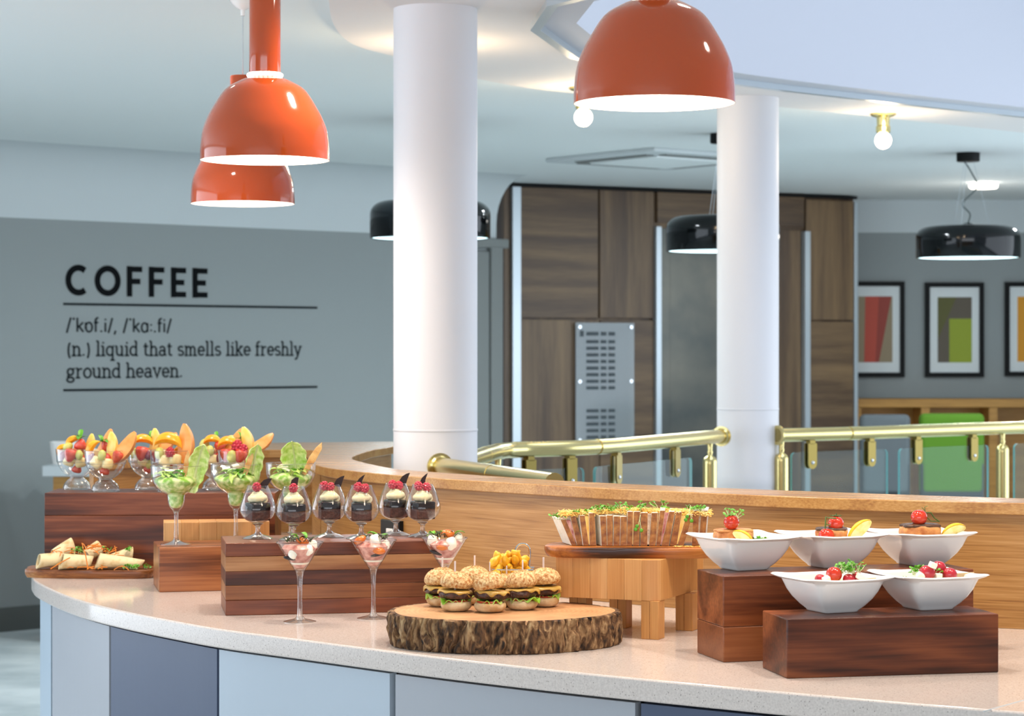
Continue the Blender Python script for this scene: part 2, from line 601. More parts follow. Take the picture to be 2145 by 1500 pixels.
# ------------------------------------------------------------------ wall lettering
def arc(cx, cy, rx, ry, a0, a1, n=12):
    return [(cx + rx * math.cos(R(a0 + (a1 - a0) * k / n)), cy + ry * math.sin(R(a0 + (a1 - a0) * k / n))) for k in range(n + 1)]
def ser(x, y, w=.26):
    return [(x - w, y), (x + w, y)]
def G():
    g = {}
    o = arc(.5, .5, .42, .5, 0, 360, 20)
    g['o'] = (1.0, [o])
    g['n'] = (1.12, [[(.22, 0), (.22, 1)], arc(.55, .62, .33, .36, 170, 0) + [(.88, 0)], ser(.22, 0), ser(.88, 0), [(.0, 1), (.22, 1)]])
    g['h'] = (1.12, [[(.22, 0), (.22, 1.55)], arc(.55, .62, .33, .36, 170, 0) + [(.88, 0)], ser(.22, 0), ser(.88, 0), [(.0, 1.55), (.22, 1.55)]])
    g['m'] = (1.65, [[(.22, 0), (.22, 1)], arc(.5, .62, .28, .36, 170, 0) + [(.78, 0)], arc(1.06, .62, .28, .36, 170, 0) + [(1.34, 0)], ser(.22, 0, .22), ser(.78, 0, .2), ser(1.38, 0, .24), [(.0, 1), (.22, 1)]])
    g['l'] = (.55, [[(.28, 0), (.28, 1.55)], ser(.28, 0), [(.04, 1.55), (.28, 1.55)]])
    g['i'] = (.55, [[(.28, 0), (.28, 1)], ser(.28, 0), [(.04, 1), (.28, 1)], [(.28, 1.28), (.28, 1.46)]])
    g['u'] = (1.12, [[(.2, 1)] + arc(.53, .38, .33, .36, 180, 350), [(.86, 1), (.86, 0), (1.06, 0)], [(.0, 1), (.2, 1)], [(.64, 1), (.86, 1)]])
    g['d'] = (1.08, [arc(.48, .5, .40, .48, 40, 320, 16), [(.84, 1.55), (.84, 0), (1.04, 0)], [(.62, 1.55), (.84, 1.55)]])
    g['q'] = (1.08, [arc(.48, .5, .40, .48, 40, 320, 16), [(.84, 1), (.84, -.5)], ser(.84, -.5), [(.84, 1), (.98, 1)]])
    g['t'] = (.72, [[(.3, 1.35), (.3, .25)] + arc(.52, .24, .22, .22, 180, 310, 6), [(.04, 1), (.62, 1)]])
    g['a'] = (1.0, [arc(.46, .66, .32, .32, 160, 0) + [(.78, .1), (.98, 0)], arc(.44, .28, .34, .28, 20, 340, 14)])
    g['s'] = (.86, [arc(.43, .75, .30, .24, 30, 260, 10) + arc(.43, .26, .33, .25, 95, -150, 10)])
    g['e'] = (.95, [[(.1, .5), (.84, .5)] + arc(.48, .5, .38, .48, 0, 320, 16)])
    g['k'] = (1.08, [[(.22, 0), (.22, 1.55)], [(.86, 1), (.24, .42)], [(.42, .58), (.9, 0)], ser(.22, 0), ser(.88, 0, .2), ser(.84, 1, .2), [(.0, 1.55), (.22, 1.55)]])
    g['f'] = (.68, [[(.28, 0), (.28, 1.2)] + arc(.52, 1.26, .24, .27, 180, 60, 6), [(.04, 1), (.6, 1)], ser(.28, 0)])
    g['r'] = (.82, [[(.24, 0), (.24, 1)], arc(.58, .58, .34, .38, 170, 60, 6), ser(.26, 0), [(.02, 1), (.24, 1)]])
    g['y'] = (1.05, [[(.16, 1), (.52, .02)], [(.9, 1), (.5, -.12), (.34, -.42), (.1, -.44)], ser(.16, 1, .18), ser(.9, 1, .18)])
    g['g'] = (1.02, [arc(.46, .64, .34, .34, 0, 360, 16), arc(.46, -.2, .40, .26, 0, 360, 16), [(.3, .3), (.16, .16), (.3, .04), (.7, .04)], [(.7, .9), (.96, 1.0)]])
    g['v'] = (1.05, [[(.14, 1), (.52, 0), (.9, 1)], ser(.14, 1, .18), ser(.9, 1, .18)])
    g['.'] = (.45, [[(.2, -.02), (.2, .16)]])
    g[','] = (.45, [[(.24, .14), (.1, -.28)]])
    g['('] = (.55, [arc(.62, .55, .45, 1.0, 125, 235, 8)])
    g[')'] = (.55, [arc(-.1, .55, .45, 1.0, 55, -55, 8)])
    g[' '] = (.5, [])
    # sans glyphs of the phonetic line
    g['/'] = (.62, [[(.08, -.12), (.55, 1.5)]])
    g["'"] = (.4, [[(.2, 1.25), (.2, 1.5)]])
    g[':'] = (.36, [[(.18, .12), (.18, .28)], [(.18, .72), (.18, .88)]])
    g['K'] = (.92, [[(.14, 0), (.14, 1.5)], [(.8, 1), (.16, .42)], [(.34, .58), (.84, 0)]])
    g['D'] = (1.0, [[(.12, 1), (.12, .5)] + arc(.5, .5, .38, .5, 180, 520, 18)])
    g['A'] = (1.0, [arc(.46, .5, .36, .5, 30, 330, 16), [(.82, 1), (.82, 0)]])
    g['F'] = (.6, [[(.22, 0), (.22, 1.25)] + arc(.45, 1.25, .23, .25, 180, 70, 6), [(.02, 1), (.52, 1)]])
    g['I'] = (.36, [[(.16, 0), (.16, 1)], [(.16, 1.25), (.16, 1.42)]])
    return g
GLY = G()
def ribbon(b, pts, w, sx, sz, ox, oz, th=.004):
    P = [Vector((ox + p[0] * sx, oz + p[1] * sz)) for p in pts]
    closed = (P[0] - P[-1]).length < 1e-5 and len(P) > 3
    if closed:
        P = P[:-1]
    n = len(P)
    fr, bk = [], []
    for i in range(n):
        t0 = P[i] - P[i - 1] if (closed or i > 0) else P[1] - P[0]
        t1 = P[(i + 1) % n] - P[i] if (closed or i < n - 1) else t0
        t0, t1 = t0.normalized(), t1.normalized()
        nn = Vector((-t0.y - t1.y, t0.x + t1.x))
        nn = nn.normalized() if nn.length > 1e-6 else Vector((-t0.y, t0.x))
        k = w / 2 / max(.5, nn.dot(Vector((-t0.y, t0.x))))
        for s_ in (1, -1):
            q = P[i] + nn * k * s_
            fr.append((q.x, -th, q.y))
            bk.append((q.x, -.0005, q.y))
    vs = fr + bk
    m = len(fr)
    fs = []
    for i in range(n if closed else n - 1):
        j = (i + 1) % n
        fs.append((2 * i, 2 * i + 1, 2 * j + 1, 2 * j))
        for s_ in (0, 1):
            fs.append((2 * i + s_, 2 * j + s_, m + 2 * j + s_, m + 2 * i + s_))
    if not closed:
        fs.append((0, 1, m + 1, m))
        fs.append((2 * n - 2, 2 * n - 1, m + 2 * n - 1, m + 2 * n - 2))
    b.add(vs, fs)
def wpt(px, py):
    u, D = onw(px)
    return u, EYE - (py - HY) / F * D
ltr = thing('wall_lettering', 'black wall lettering reading COFFEE with its definition between two rules on the grey wall', 'lettering', (WA.x + wn2.x * .001, WA.y + wn2.y * .001, 0), aw)
zt, zb = wpt(285, 558)[1], wpt(285, 621.5)[1]
H = zt - zb
for ch, x0, x1 in (('C', 137, 183), ('O', 198, 252), ('F', 265.5, 297), ('F', 311.5, 343.5), ('E', 358, 389), ('E', 403, 434)):
    ua, ub = wpt(x0, 590)[0], wpt(x1, 590)[0]
    w = .0335
    b = MB()
    cx, rx = (ua + ub) / 2, (ub - ua) / 2 - w / 2
    cz, rz = (zt + zb) / 2, H / 2 - w / 2
    if ch == 'O':
        ribbon(b, arc(cx, cz, rx, rz, 0, 360, 32), w, 1, 1, 0, 0)
    elif ch == 'C':
        cx += .012; rx += .012
        ribbon(b, arc(cx, cz, rx, rz, 52, 308, 26), w, 1, 1, 0, 0)
    else:
        ribbon(b, [(ua + w / 2, zb), (ua + w / 2, zt)], w, 1, 1, 0, 0)
        bars = (1, .5) if ch == 'F' else (1, .5, 0)
        for q in bars:
            z = zb + w / 2 + (H - w) * q
            ribbon(b, [(ua + w * .9, z), (ub - (.012 if q == .5 else 0), z)], w * .92, 1, 1, 0, 0)
    o = b.obj('letter', M_ink, ltr, smooth=0)
for xa, ya, xb, yb in ((132.5, 636.5, 664, 645), (132.5, 817, 664, 811)):
    ua, za = wpt(xa, ya); ub, zb_ = wpt(xb, yb)
    b = MB(); ribbon(b, [(ua, (za + zb_) / 2), (ub, (za + zb_) / 2)], .0125, 1, 1, 0, 0)
    b.obj('rule', M_ink2, ltr, smooth=0)
def textline(txt, name, xl, xr, base_px, xh, w):
    u0_, _ = wpt(xl, base_px); u1_, _ = wpt(xr, base_px)
    zb_ = wpt((xl + xr) / 2, base_px)[1]
    tot = sum(GLY[c][0] + .08 for c in txt) - .08
    sx = (u1_ - u0_) / tot
    x = u0_
    for c in txt:
        a, st = GLY[c]
        if st:
            b = MB()
            for s_ in st:
                ribbon(b, s_, w, sx, xh, x, zb_, .003)
            b.obj('letter', M_ink2, ltr, smooth=0)
        x += (a + .08) * sx
textline("/'KDF.I/, /'KA:.FI/", 'phonetic_line', 138, 359, 695.5, .052, .0095)
textline("(n.) liquid that smells like freshly", 'text_line', 140, 631, 744.5, .052, .0095)
textline("ground heaven.", 'text_line', 139, 383, 790.5, .052, .0095)

# ------------------------------------------------------------------ columns
def column(px, D, w_px, label):
    r = w_px / 2 * D / F
    t = thing('column', label, 'column', (XD(px, D), D, 0))
    b = MB(); b.lathe([(0, 0), (r, 0), (r, .955), (r + .0012, .958), (r + .0012, 1.0), (r, 1.003), (r, ZSOF)] + [(0, ZSOF)], 64); b.obj('shaft', M_col, t)
    b = MB(); b.lathe([(r, 1.275), (r + .0015, 1.277), (r + .0015, 1.281), (r, 1.283)], 64); b.obj('joint_band', M_col, t)
    return t
column(912, 7.2, 176, 'thick white round column behind the oak upstand, left of the lifts')
column(1566.5, 9.75, 129, 'white round column with the brass railing fixed on both its sides')

# ------------------------------------------------------------------ lift lobby block
LA, LB = Vector((XD(1054, 15.2), 15.2)), Vector((XD(1792, 16.5), 16.5))
ld = (LB - LA).normalized()
al = math.atan2(ld.y, ld.x)
def lift(px, py):
    a = (px - CX) / F
    u = (a * LA.y - LA.x) / (ld.x - a * ld.y)
    return u, EYE - (py - HY) / F * (LA.y + ld.y * u)
LL = (LB - LA).length
lf = thing('lift_surround', 'dark walnut panelled lift surround with two openings behind the railing', 'lift surround', (LA.x, LA.y, 0), al)
zt = lift(1200, 392)[1]
b = MB(); b.box((LL / 2 + .01, .24, (zt - .01) / 2), (LL - .03, .44, zt - .01)); b.obj('carcass', M_liftV, lf)
b = MB(); b.box((LL / 2 + .0, .17, (zt - .014 + ZCEIL - .008) / 2), (LL - .04, .44, ZCEIL - .008 - zt + .014)); b.obj('head_trim', M_blackmat, lf)
def lp(name, x0, y0, x1, y1, mt, th=.03, out=0):
    ua, za = lift(x0, (y0 + y1) / 2); ub, zb_ = lift(x1, (y0 + y1) / 2)
    um = (x0 + x1) / 2
    z1_, z0_ = lift(um, y0)[1], lift(um, y1)[1]
    z0_ = max(z0_, 0.002)
    b = MB(); b.box(((ua + ub) / 2, .02 - th / 2 - out, (z0_ + z1_) / 2), (ub - ua, th, z1_ - z0_))
    return b.obj(name, mt, lf, bevel=.002, smooth=0)
FLOORPX = 1300
lp('panel', 1054.5, 392, 1068, FLOORPX, M_liftV)
lp('panel', 1087, 392, 1251.5, 665.5, M_liftH)
lp('panel', 1255.5, 396, 1368, 666, M_liftV)
lp('panel', 1087, 670, 1254, FLOORPX, M_liftV)
lp('panel', 1256, 671, 1368, FLOORPX, M_liftH)
lp('panel', 1376, 400, 1683, 471, M_liftH)
lp('panel', 1687, 420, 1786, 670, M_liftV)
lp('panel', 1687, 674, 1786, FLOORPX, M_liftH)
lp('trim_strip', 1068.5, 386, 1086, FLOORPX, M_alu, .05, .01)
lp('trim_strip', 1369, 475, 1380, FLOORPX, M_alu, .05, .01)
lp('trim_strip', 1680, 485, 1691, FLOORPX, M_alu, .05, .012)
lp('trim_strip', 1787, 424, 1794, FLOORPX, M_alu, .04, .0)
lp('lift_jamb', 1381, 478, 1404, FLOORPX, M_steel, .02, -.002)
lp('lift_door', 1405, 480, 1540, FLOORPX, M_steel, .012, -.004)
lp('lift_door', 1541, 480, 1620, FLOORPX, M_steel, .012, -.004)
lp('lift_jamb', 1621, 482, 1679, FLOORPX, M_liftV, .02, -.003)
# acrylic directory panel
ua, za = lift(1200, 676); ub, zb_ = lift(1322, 930)
sg = thing('directory_panel', 'frosted acrylic directory panel with blurred rows of print on the walnut lift surround', 'sign', (LA.x + ld.x * ua + ld.y * .04, LA.y + ld.y * ua - ld.x * .04, zb_), al)
w_, h_ = ub - ua, za - zb_
b = MB(); b.box((w_ / 2, 0, h_ / 2), (w_, .006, h_)); b.obj('sheet', M_acrylic, sg)
for fx in (.06, .94):
    for fy in (.04, .52, .965):
        b = MB(); b.lathe([(0, -.012), (.012, -.012), (.012, .028), (0, .028)], 12); o = b.obj('stud', M_chrome, sg, (w_ * fx, 0, h_ * fy), rot=(R(-90), 0, 0))
M_print = mat('sign_print', '3f484d', .6)
random.seed(5)
rows = [(.09, .17, 1.15), (.155, 0, 1)] + [(.155 + .054 * k, 0, 1) for k in range(1, 8)] + [(.72 + .054 * k, 0, 1) for k in range(5)]
for k, (fy, _, s_) in enumerate(rows):
    b = MB()
    zz = h_ * (1 - fy)
    x = .17 * w_
    for wd_ in (.22, .1, .12):
        b.box((x + wd_ * w_ / 2, -.0045, zz), (wd_ * w_ * .92, .002, .022 * s_))
        x += wd_ * w_ + .03 * w_
    if k == 0:
        b.box((.10 * w_, -.0045, zz), (.06 * w_, .002, .04))
    b.obj('print_row', M_print, sg, smooth=0)

# ------------------------------------------------------------------ pictures, joinery and chairs of the far seating area
def picture(x0, x1, y0, y1, label, shapes):
    D = 16.99
    a, c = WD(x0, y1, D), WD(x1, y0, D)
    w, h = c.x - a.x, c.z - a.z
    t = thing('framed_picture', label, 'picture', (a.x, D, a.z), 0, None)
    fr = .034
    b = MB()
    b.box((w / 2, -.015, fr / 2), (w, .03, fr)); b.box((w / 2, -.015, h - fr / 2), (w, .03, fr))
    b.box((fr / 2, -.015, h / 2), (fr, .03, h - 2 * fr)); b.box((w - fr / 2, -.015, h / 2), (fr, .03, h - 2 * fr))
    b.obj('frame', M_blackmat, t, smooth=0)
    b = MB(); b.box((w / 2, -.008, h / 2), (w - 2 * fr, .01, h - 2 * fr)); b.obj('mount', mat('mount_board', 'd3d8d8', .7), t, smooth=0)
    iw0, iw1, ih0, ih1 = w * .215, w * .795, h * .155, h * .845
    for k, (poly, c_) in enumerate(shapes):
        b = MB()
        pts = [(iw0 + (iw1 - iw0) * p[0], ih0 + (ih1 - ih0) * p[1]) for p in poly]
        n = len(pts)
        y = -.0145 - .0006 * k
        b.add([(p[0], y, p[1]) for p in pts] + [(p[0], -.0125, p[1]) for p in pts], [tuple(range(n))] + [(i, (i + 1) % n, n + (i + 1) % n, n + i) for i in range(n)])
        b.obj('colour_field', mat('print_' + c_, c_, .6), t, smooth=0)
Q = [(0, 0), (1, 0), (1, 1), (0, 1)]
picture(1771, 1894, 590, 790, 'framed abstract print of a red leaning block, beside the lift surround', [(Q, '8c7b5f'), ([(.17, 0), (.55, 0), (.6, 1), (.2, 1)], 'b2402a'), ([(.5, 0), (.6, 0), (.97, 1), (.6, 1)], '8f3121')])
picture(1937, 2060, 592, 790, 'framed abstract print of a lime green block on olive, under the right black pendant', [(Q, '564c3d'), ([(0, .35), (.55, 1), (0, 1)], '53511a'), ([(.34, 0), (1, 0), (1, .67), (.34, .67)], '8c9a1a')])
picture(2104, 2227, 591, 788, 'framed abstract print in amber cut off by the right edge of the photo', [(Q, 'd08d10'), ([(.5, 0), (1, 0), (1, .9), (.5, .75)], 'c05a18')])
sh = thing('banquette_shelving', 'low oak shelving run with open compartments along the far grey wall', 'shelving', (XD(1790, 16.6), 16.6, 0))
zt = EYE - (836 - HY) / F * 16.6
wS = XD(2500, 16.6) - XD(1790, 16.6)
b = MB(); b.box((wS / 2, .17, zt - .03), (wS, .38, .06)); b.obj('top', M_shelf, sh, bevel=.003)
b = MB(); b.box((wS / 2, .35, (zt - .06) / 2), (wS, .02, zt - .06)); b.obj('back_panel', M_shelf, sh)
b = MB(); b.box((wS / 2, .17, .35), (wS, .34, .04)); b.obj('shelf', M_shelf, sh)
for px in (1795, 1938, 2080, 2250, 2490):
    b = MB(); b.box((XD(px, 16.6) - XD(1790, 16.6), .165, (zt - .062) / 2), (.06, .35, zt - .062)); b.obj('divider', M_shelf, sh)
def chair(pxl, pxr, ytop, D, c1, label):
    x0, x1 = XD(pxl, D), XD(pxr, D)
    w = x1 - x0
    zt = EYE - (ytop - HY) / F * D
    t = thing('lounge_chair', label, 'chair', ((x0 + x1) / 2, D, 0))
    m = mat('upholstery_' + c1, c1, .9, bump=.4, bscale=250)
    md = mat('upholstery_dark', '2d3133', .9)
    b = MB(); b.box((0, 0, (zt + .62) / 2), (w, .09, zt - .62)); b.obj('backrest', m, t, bevel=.035, bseg=4)
    b = MB(); b.box((0, .30, .43), (w * 1.02, .56, .12)); b.obj('seat', md, t, bevel=.03, bseg=3)
    b = MB(); b.box((0, -.005, .62), (w * .98, .075, .42)); b.obj('lower_back', md, t, bevel=.02, bseg=3)
    for sx in (-1, 1):
        for sy in (.05, .52):
            b = MB(); b.tube([(sx * w * .44, sy, 0), (sx * w * .40, sy, .38)], [.012, .018], 8); b.obj('leg', M_shelf, t)
chair(1800, 1906, 868, 14.4, '53585b', 'grey upholstered lounge chair behind the glass railing beside the lift surround')
chair(1925, 2061, 866, 14.4, '48700a', 'bright green upholstered lounge chair behind the glass railing')

# ------------------------------------------------------------------ ceiling fittings
def pendant_black(px, ypx, D, pxc, cyl, label):
    r = .2915
    x = XD(px, D)
    z = EYE - (ypx - HY) / F * D
    t = thing('black_pendant_lamp', label, 'pendant lamp', (x, D, z))
    prof = [(r - .012, .004), (r - .004, 0), (r, .004), (r, .115)] + [(r - .075 + .075 * math.cos(a), .115 + .065 * math.sin(a)) for a in [PI / 2 * k / 8 for k in range(1, 9)]] + [(.04, .188), (.02, .2), (0, .2)]
    b = MB(); b.lathe(prof, 48); b.obj('shade', M_black, t, smooth=60)
    b = MB(); b.lathe([(0, .012), (r - .012, .012), (r - .012, .004)], 48); b.obj('diffuser', M_coolglow, t)
    zc = ZCEIL - z
    b = MB(); b.lathe([(0, zc - .05), (.062, zc - .05), (.065, zc - .045), (.065, zc), (0, zc)], 24); b.obj('canopy', M_blackmat, t)
    random.seed(int(px))
    pts = [(0, 0, .2), (.01, 0, .25), (-.03, 0, .31), (.05, 0, .40), (.02, 0, .48), (-.02, 0, zc - .05)] if cyl else [(0, 0, .2), (.0, 0, .3), (0, 0, zc - .05)]
    b = MB(); b.tube(catmull(pts, 6), .005, 6); b.obj('cord', mat('grey_cord', '56605f', .6), t)
    for a in (0, 120, 240):
        b = MB(); b.tube([(.12 * math.cos(R(a)), .12 * math.sin(R(a)), .185), (.03 * math.cos(R(a)), .03 * math.sin(R(a)), zc - .05)], .0012, 4); b.obj('wire', M_alu, t)
    light('pendant_light', 'AREA', (x, D, z - .01), 14, (.8, .97, 1.0), (0, 0, 0), .5)
pendant_black(901, 500, 11.06, 901, 0, 'glossy black drum pendant half hidden behind the thick white column')
pendant_black(1514, 527, 11.76, 1494, 0, 'glossy black drum pendant partly hidden by the white column with railing')
pendant_black(2028, 541, 12.9, 2027, 1, 'glossy black drum pendant on a curly cord, in front of the framed prints')
def bulb_fixture(px, ybase, ybulb, D, label, hidden=False):
    x = XD(px, D)
    t = thing('ceiling_bulb', label, 'lamp', (x, D, ZSOF))
    zb_ = -.122
    b = MB(); b.lathe([(0, -.0005), (.058, -.0005), (.06, -.006), (.05, -.012), (.03, -.018), (.028, -.055), (.033, -.06), (.033, -.083), (.028, -.088), (0, -.088)], 24); b.obj('brass_holder', M_brass, t)
    b = MB(); b.ball((0, 0, zb_), .038, 20, 12); b.obj('bulb', M_bulb, t)
    light('bulb_light', 'POINT', (x, D, ZSOF - .2), 5.5, WARM, size=.05)
    light('bulb_glow', 'POINT', (x, D - .07, ZSOF - .06), .9, WARM, size=.03)
bulb_fixture(1222, 185, 243, 9.34, 'bare globe bulb in brass ceiling holder behind the nearest orange pendant')
bulb_fixture(1850, 238, 297, 10.37, 'bare globe bulb in brass ceiling holder right of the railing column')
bulb_fixture(912, 80, 130, 8.0, 'bare globe bulb in brass ceiling holder hidden behind the thick column')
p_ = WD(2060, 386, 15.2)
b = MB(); b.lathe([(0, -.04), (.085, -.04), (.095, -.03), (.095, -.008), (.085, 0), (0, 0)], 32)
tag(b.obj('ceiling_disc_light', M_coolglow2 if False else mat('white_diffuser', 'ffffff', .5, emit=4, ecol='fff6e6'), None, (p_.x, 15.2, ZCEIL)), 'small white lit disc light on the ceiling above the right black pendant', 'lamp')
light('disc_light', 'POINT', (p_.x, 15.2, ZCEIL - .5), 6, (1, .95, .88), size=.08)
ac = thing('air_cassette', 'square ceiling air conditioning cassette left of the railing column', 'air vent', (XD(1385, 13.2), 13.2, ZCEIL), R(38))
b = MB(); b.box((0, 0, -.012), (.95, .95, .024)); b.obj('frame', M_white, ac, bevel=.006)
b = MB(); b.box((0, 0, -.03), (.58, .58, .012)); b.obj('grille', M_ceil, ac, bevel=.004)
for k in range(4):
    a = k * 90
    b = MB(); b.box((0, .36, -.027), (.62, .06, .006), M=None); o = b.obj('louvre', M_door, ac, rot=(0, 0, R(a)))

# ------------------------------------------------------------------ brass railing
ZR = 1.17
RA = [Vector((-.165, 7.27, ZR)), Vector((-.09, 7.85, ZR)), Vector((-.045, 8.12, ZR)), Vector((.03, 8.27, ZR)), Vector((XD(1260, 8.53), 8.53, ZR)), Vector((XD(1512, 9.55), 9.55, ZR))]
RB = [Vector((XD(1628, 9.66), 9.66, ZR)), Vector((XD(1790, 9.9), 9.9, ZR)), Vector((XD(2145, 10.66), 10.66, ZR)), Vector((XD(2420, 11.1), 11.1, ZR))]
RC = [Vector((XD(921, 7.07), 7.07, ZR)), Vector((XD(1025, 6.66), 6.66, ZR)), Vector((.115, 6.19, ZR))]
def at_px(path, px):
    a = (px - CX) / F
    for p, q in zip(path, path[1:]):
        d = q - p
        den = d.x - a * d.y
        if abs(den) < 1e-9:
            continue
        u = (a * p.y - p.x) / den
        if -.001 <= u <= 1.001:
            return p + d * u, d.normalized()
    d = (path[-1] - path[-2])
    u = (a * path[-2].y - path[-2].x) / (d.x - a * d.y)
    return path[-2] + d * u, d.normalized()
def railing(path, label, posts, panes, clamps, flange=None, bend=True):
    t = thing('brass_railing', label, 'railing', (path[0].x, path[0].y, 0))
    o0 = Vector((path[0].x, path[0].y, 0))
    pts = catmull([p - o0 for p in path], 6) if bend else [p - o0 for p in path]
    b = MB(); b.tube(pts, .0285, 20); b.obj('handrail', M_brass, t, smooth=60)
    for i, p in enumerate(path[1:-1]):
        d = (path[i + 2] - path[i]).normalized()
        q = p - o0
        b = MB(); b.tube([q - d * .035, q + d * .035], .0296, 20); b.obj('coupling', M_brass, t, smooth=60)
    for e, k in (flange or []):
        d = (path[1] - path[0]).normalized() if e == 0 else (path[-2] - path[-1]).normalized()
        q = path[0 if e == 0 else -1] - o0
        b = MB(); b.tube([q, q + d * .008, q + d * .0081, q + d * .014], [.042, .042, .034, .029], 24); b.obj('flange', M_brass, t, smooth=30)
    for px in posts:
        p, d = at_px(path, px)
        q = p - o0
        b = MB(); b.lathe([(0, .0), (.05, 0), (.05, .012), (.029, .016), (.029, 1.06), (.029, 1.072), (.024, 1.086), (.012, 1.093), (.010, 1.1), (.013, 1.108), (.010, 1.116), (.012, 1.145), (0, 1.145)], 24, (q.x, q.y, 0)); b.obj('newel_post', M_brass, t, smooth=50)
    for x0, x1 in panes:
        p, d = at_px(path, x0); p2, _ = at_px(path, x1)
        L = (p2 - p).length
        a = math.atan2((p2 - p).y, (p2 - p).x)
        rr, z0, z1 = .02, .12, 1.095
        poly = []
        for cx_, cz_, s0 in ((L - rr, z0 + rr, -90), (L - rr, z1 - rr, 0), (rr, z1 - rr, 90), (rr, z0 + rr, 180)):
            for k in range(5):
                aa = R(s0 + 90 * k / 4)
                poly.append((cx_ + rr * math.cos(aa), cz_ + rr * math.sin(aa)))
        n = len(poly)
        b = MB()
        vs = [(q_[0], -.006, q_[1]) for q_ in poly] + [(q_[0], .006, q_[1]) for q_ in poly]
        b.add(vs, [tuple(range(n)), tuple(range(n, 2 * n))[::-1]], 0)
        b.add(vs, [(k, (k + 1) % n, n + (k + 1) % n, n + k) for k in range(n)], 1)
        me = b.obj('glass_pane', [M_pane, M_paneedge], t, tuple(p - o0 - Vector((0, 0, ZR))), a, smooth=0)
    for px in clamps:
        p, d = at_px(path, px)
        a = math.atan2(d.y, d.x)
        b = MB()
        for sy in (-1, 1):
            poly = [(-.024, 0), (.024, 0)] + [(.024 * math.cos(R(k)), -.085 + .024 * math.sin(R(k))) for k in range(0, -181, -20)]
            n = len(poly)
            y0, y1 = sy * .007, sy * .014
            b.add([(q_[0], y0, q_[1]) for q_ in poly] + [(q_[0], y1, q_[1]) for q_ in poly], [tuple(range(n)), tuple(range(n, 2 * n))[::-1]] + [(k, (k + 1) % n, n + (k + 1) % n, n + k) for k in range(n)])
        b.box((0, 0, .006), (.03, .028, .02))
        c = b.obj('glass_clamp', mat('dark_brass', '83733f', .3, metal=1), t, tuple(p - o0 - Vector((0, 0, ZR)) + Vector((0, 0, ZR - .038))), a, smooth=30)
        b = MB(); b.ball((0, -.015, -.082), (.008, .005, .008), 10, 6); b.obj('bolt', M_chrome, c)
railing(RA, 'brass railing with hung glass panes curving between the two white columns', [1043, 1487], [(1086, 1222), (1245, 1447)], [1108, 1194, 1291, 1414], [(0, 0), (1, 0)])
railing(RB, 'brass railing with hung glass panes running right from the far white column', [1637, 2100], [(1657, 1858), (1883, 2069), (2124, 2320)], [1698, 1822, 1920, 2037, 2170, 2280], [(0, 0)], False)
railing(RC, 'brass handrail running from the thick column down behind the oak upstand', [], [], [], [(0, 0)], False)
# ------------------------------------------------------------------ side counter by the grey wall with a white mug holder
def onl(px, off):
    """point px on a line parallel to the grey wall, 'off' in front of it"""
    A = WA + wn2 * off
    a = (px - CX) / F
    u = (a * A.y - A.x) / (wdir.x - a * wdir.y)
    return A + wdir * u
q0 = onl(88, .62)
q1 = onl(500, .62)
zt = EYE - (976 - HY) / F * q0.y
L = (q1 - q0).length
q0 = Vector((XD(88, 11.9), 11.9)); zt = EYE - (976 - HY) / F * 11.9
t = thing('side_counter', 'white topped side counter with wooden front against the grey wall, behind the fruit coupes', 'counter', (q0.x, q0.y, 0), 0)
b = MB(); b.box((L / 2, .25, zt - .028), (L, .50, .056)); b.obj('worktop', M_white, t, bevel=.004)
b = MB(); b.box((L / 2 + .02, .26, (zt - .056) / 2), (L - .06, .44, zt - .056)); b.obj('cabinet', M_shelf, t)
qm = Vector((XD(135, 12.1), 12.1))
zm = zt
w = .068
t = thing('white_tub', 'white square tub standing on the far side counter behind the leftmost fruit coupe', 'tub', (qm.x, qm.y, zm), .1)
b = MB()
prof = []
for s_, z in ((.052, 0), (.060, .06), (.066, .118), (.062, .118), (.050, .02), (.0, .02)):
    prof.append((s_ * 1.15, z))
b.lathe(prof, 4 * 6, fn=lambda a, z: 1 / (abs(math.cos(a)) ** 6 + abs(math.sin(a)) ** 6) ** (1 / 6)); b.obj('body', M_china, t, smooth=60)
b = MB(); b.box((0, 0, .08), (.10, .10, .012)); b.obj('paper_stack', M_white, t)

# ------------------------------------------------------------------ buffet counter: worktop, cabinets, oak upstand
FR = catmull([(-1.335, 6.75), (-1.345, 6.5), (-1.302, 6.226), (-1.197, 5.94), (-1.068, 5.669), (-.932, 5.451), (-.782, 5.249), (-.648, 5.087), (-.4537, 4.905), (-.1666, 4.640), (.09, 4.432), (.3516, 4.245), (.62, 4.07), (.876, 3.921), (1.35, 3.68), (2.2, 3.32)], 8) if False else \
     [(p.x, p.y) for p in catmull([Vector((x, y, 0)) for x, y in ((-1.30, 6.92), (-1.345, 6.5), (-1.302, 6.226), (-1.197, 5.94), (-1.068, 5.669), (-.932, 5.451), (-.782, 5.249), (-.648, 5.087), (-.4537, 4.905), (-.1666, 4.640), (.09, 4.432), (.3516, 4.245), (.62, 4.07), (.876, 3.921), (1.35, 3.68), (2.2, 3.32))], 8)]
CAPF = [(2.3, 4.66), (1.7, 4.86), (1.132, 5.07), (.78, 5.215), (.461, 5.43), (.1475, 5.69), (-.245, 6.105), (-.481, 6.48), (-.576, 6.75), (-.632, 7.1), (-.652, 7.45), (-.640, 7.72)]
CAPL = [(-.72, 7.76), (-.86, 7.75), (-1.05, 7.5), (-1.19, 7.07), (-1.26, 6.95)]
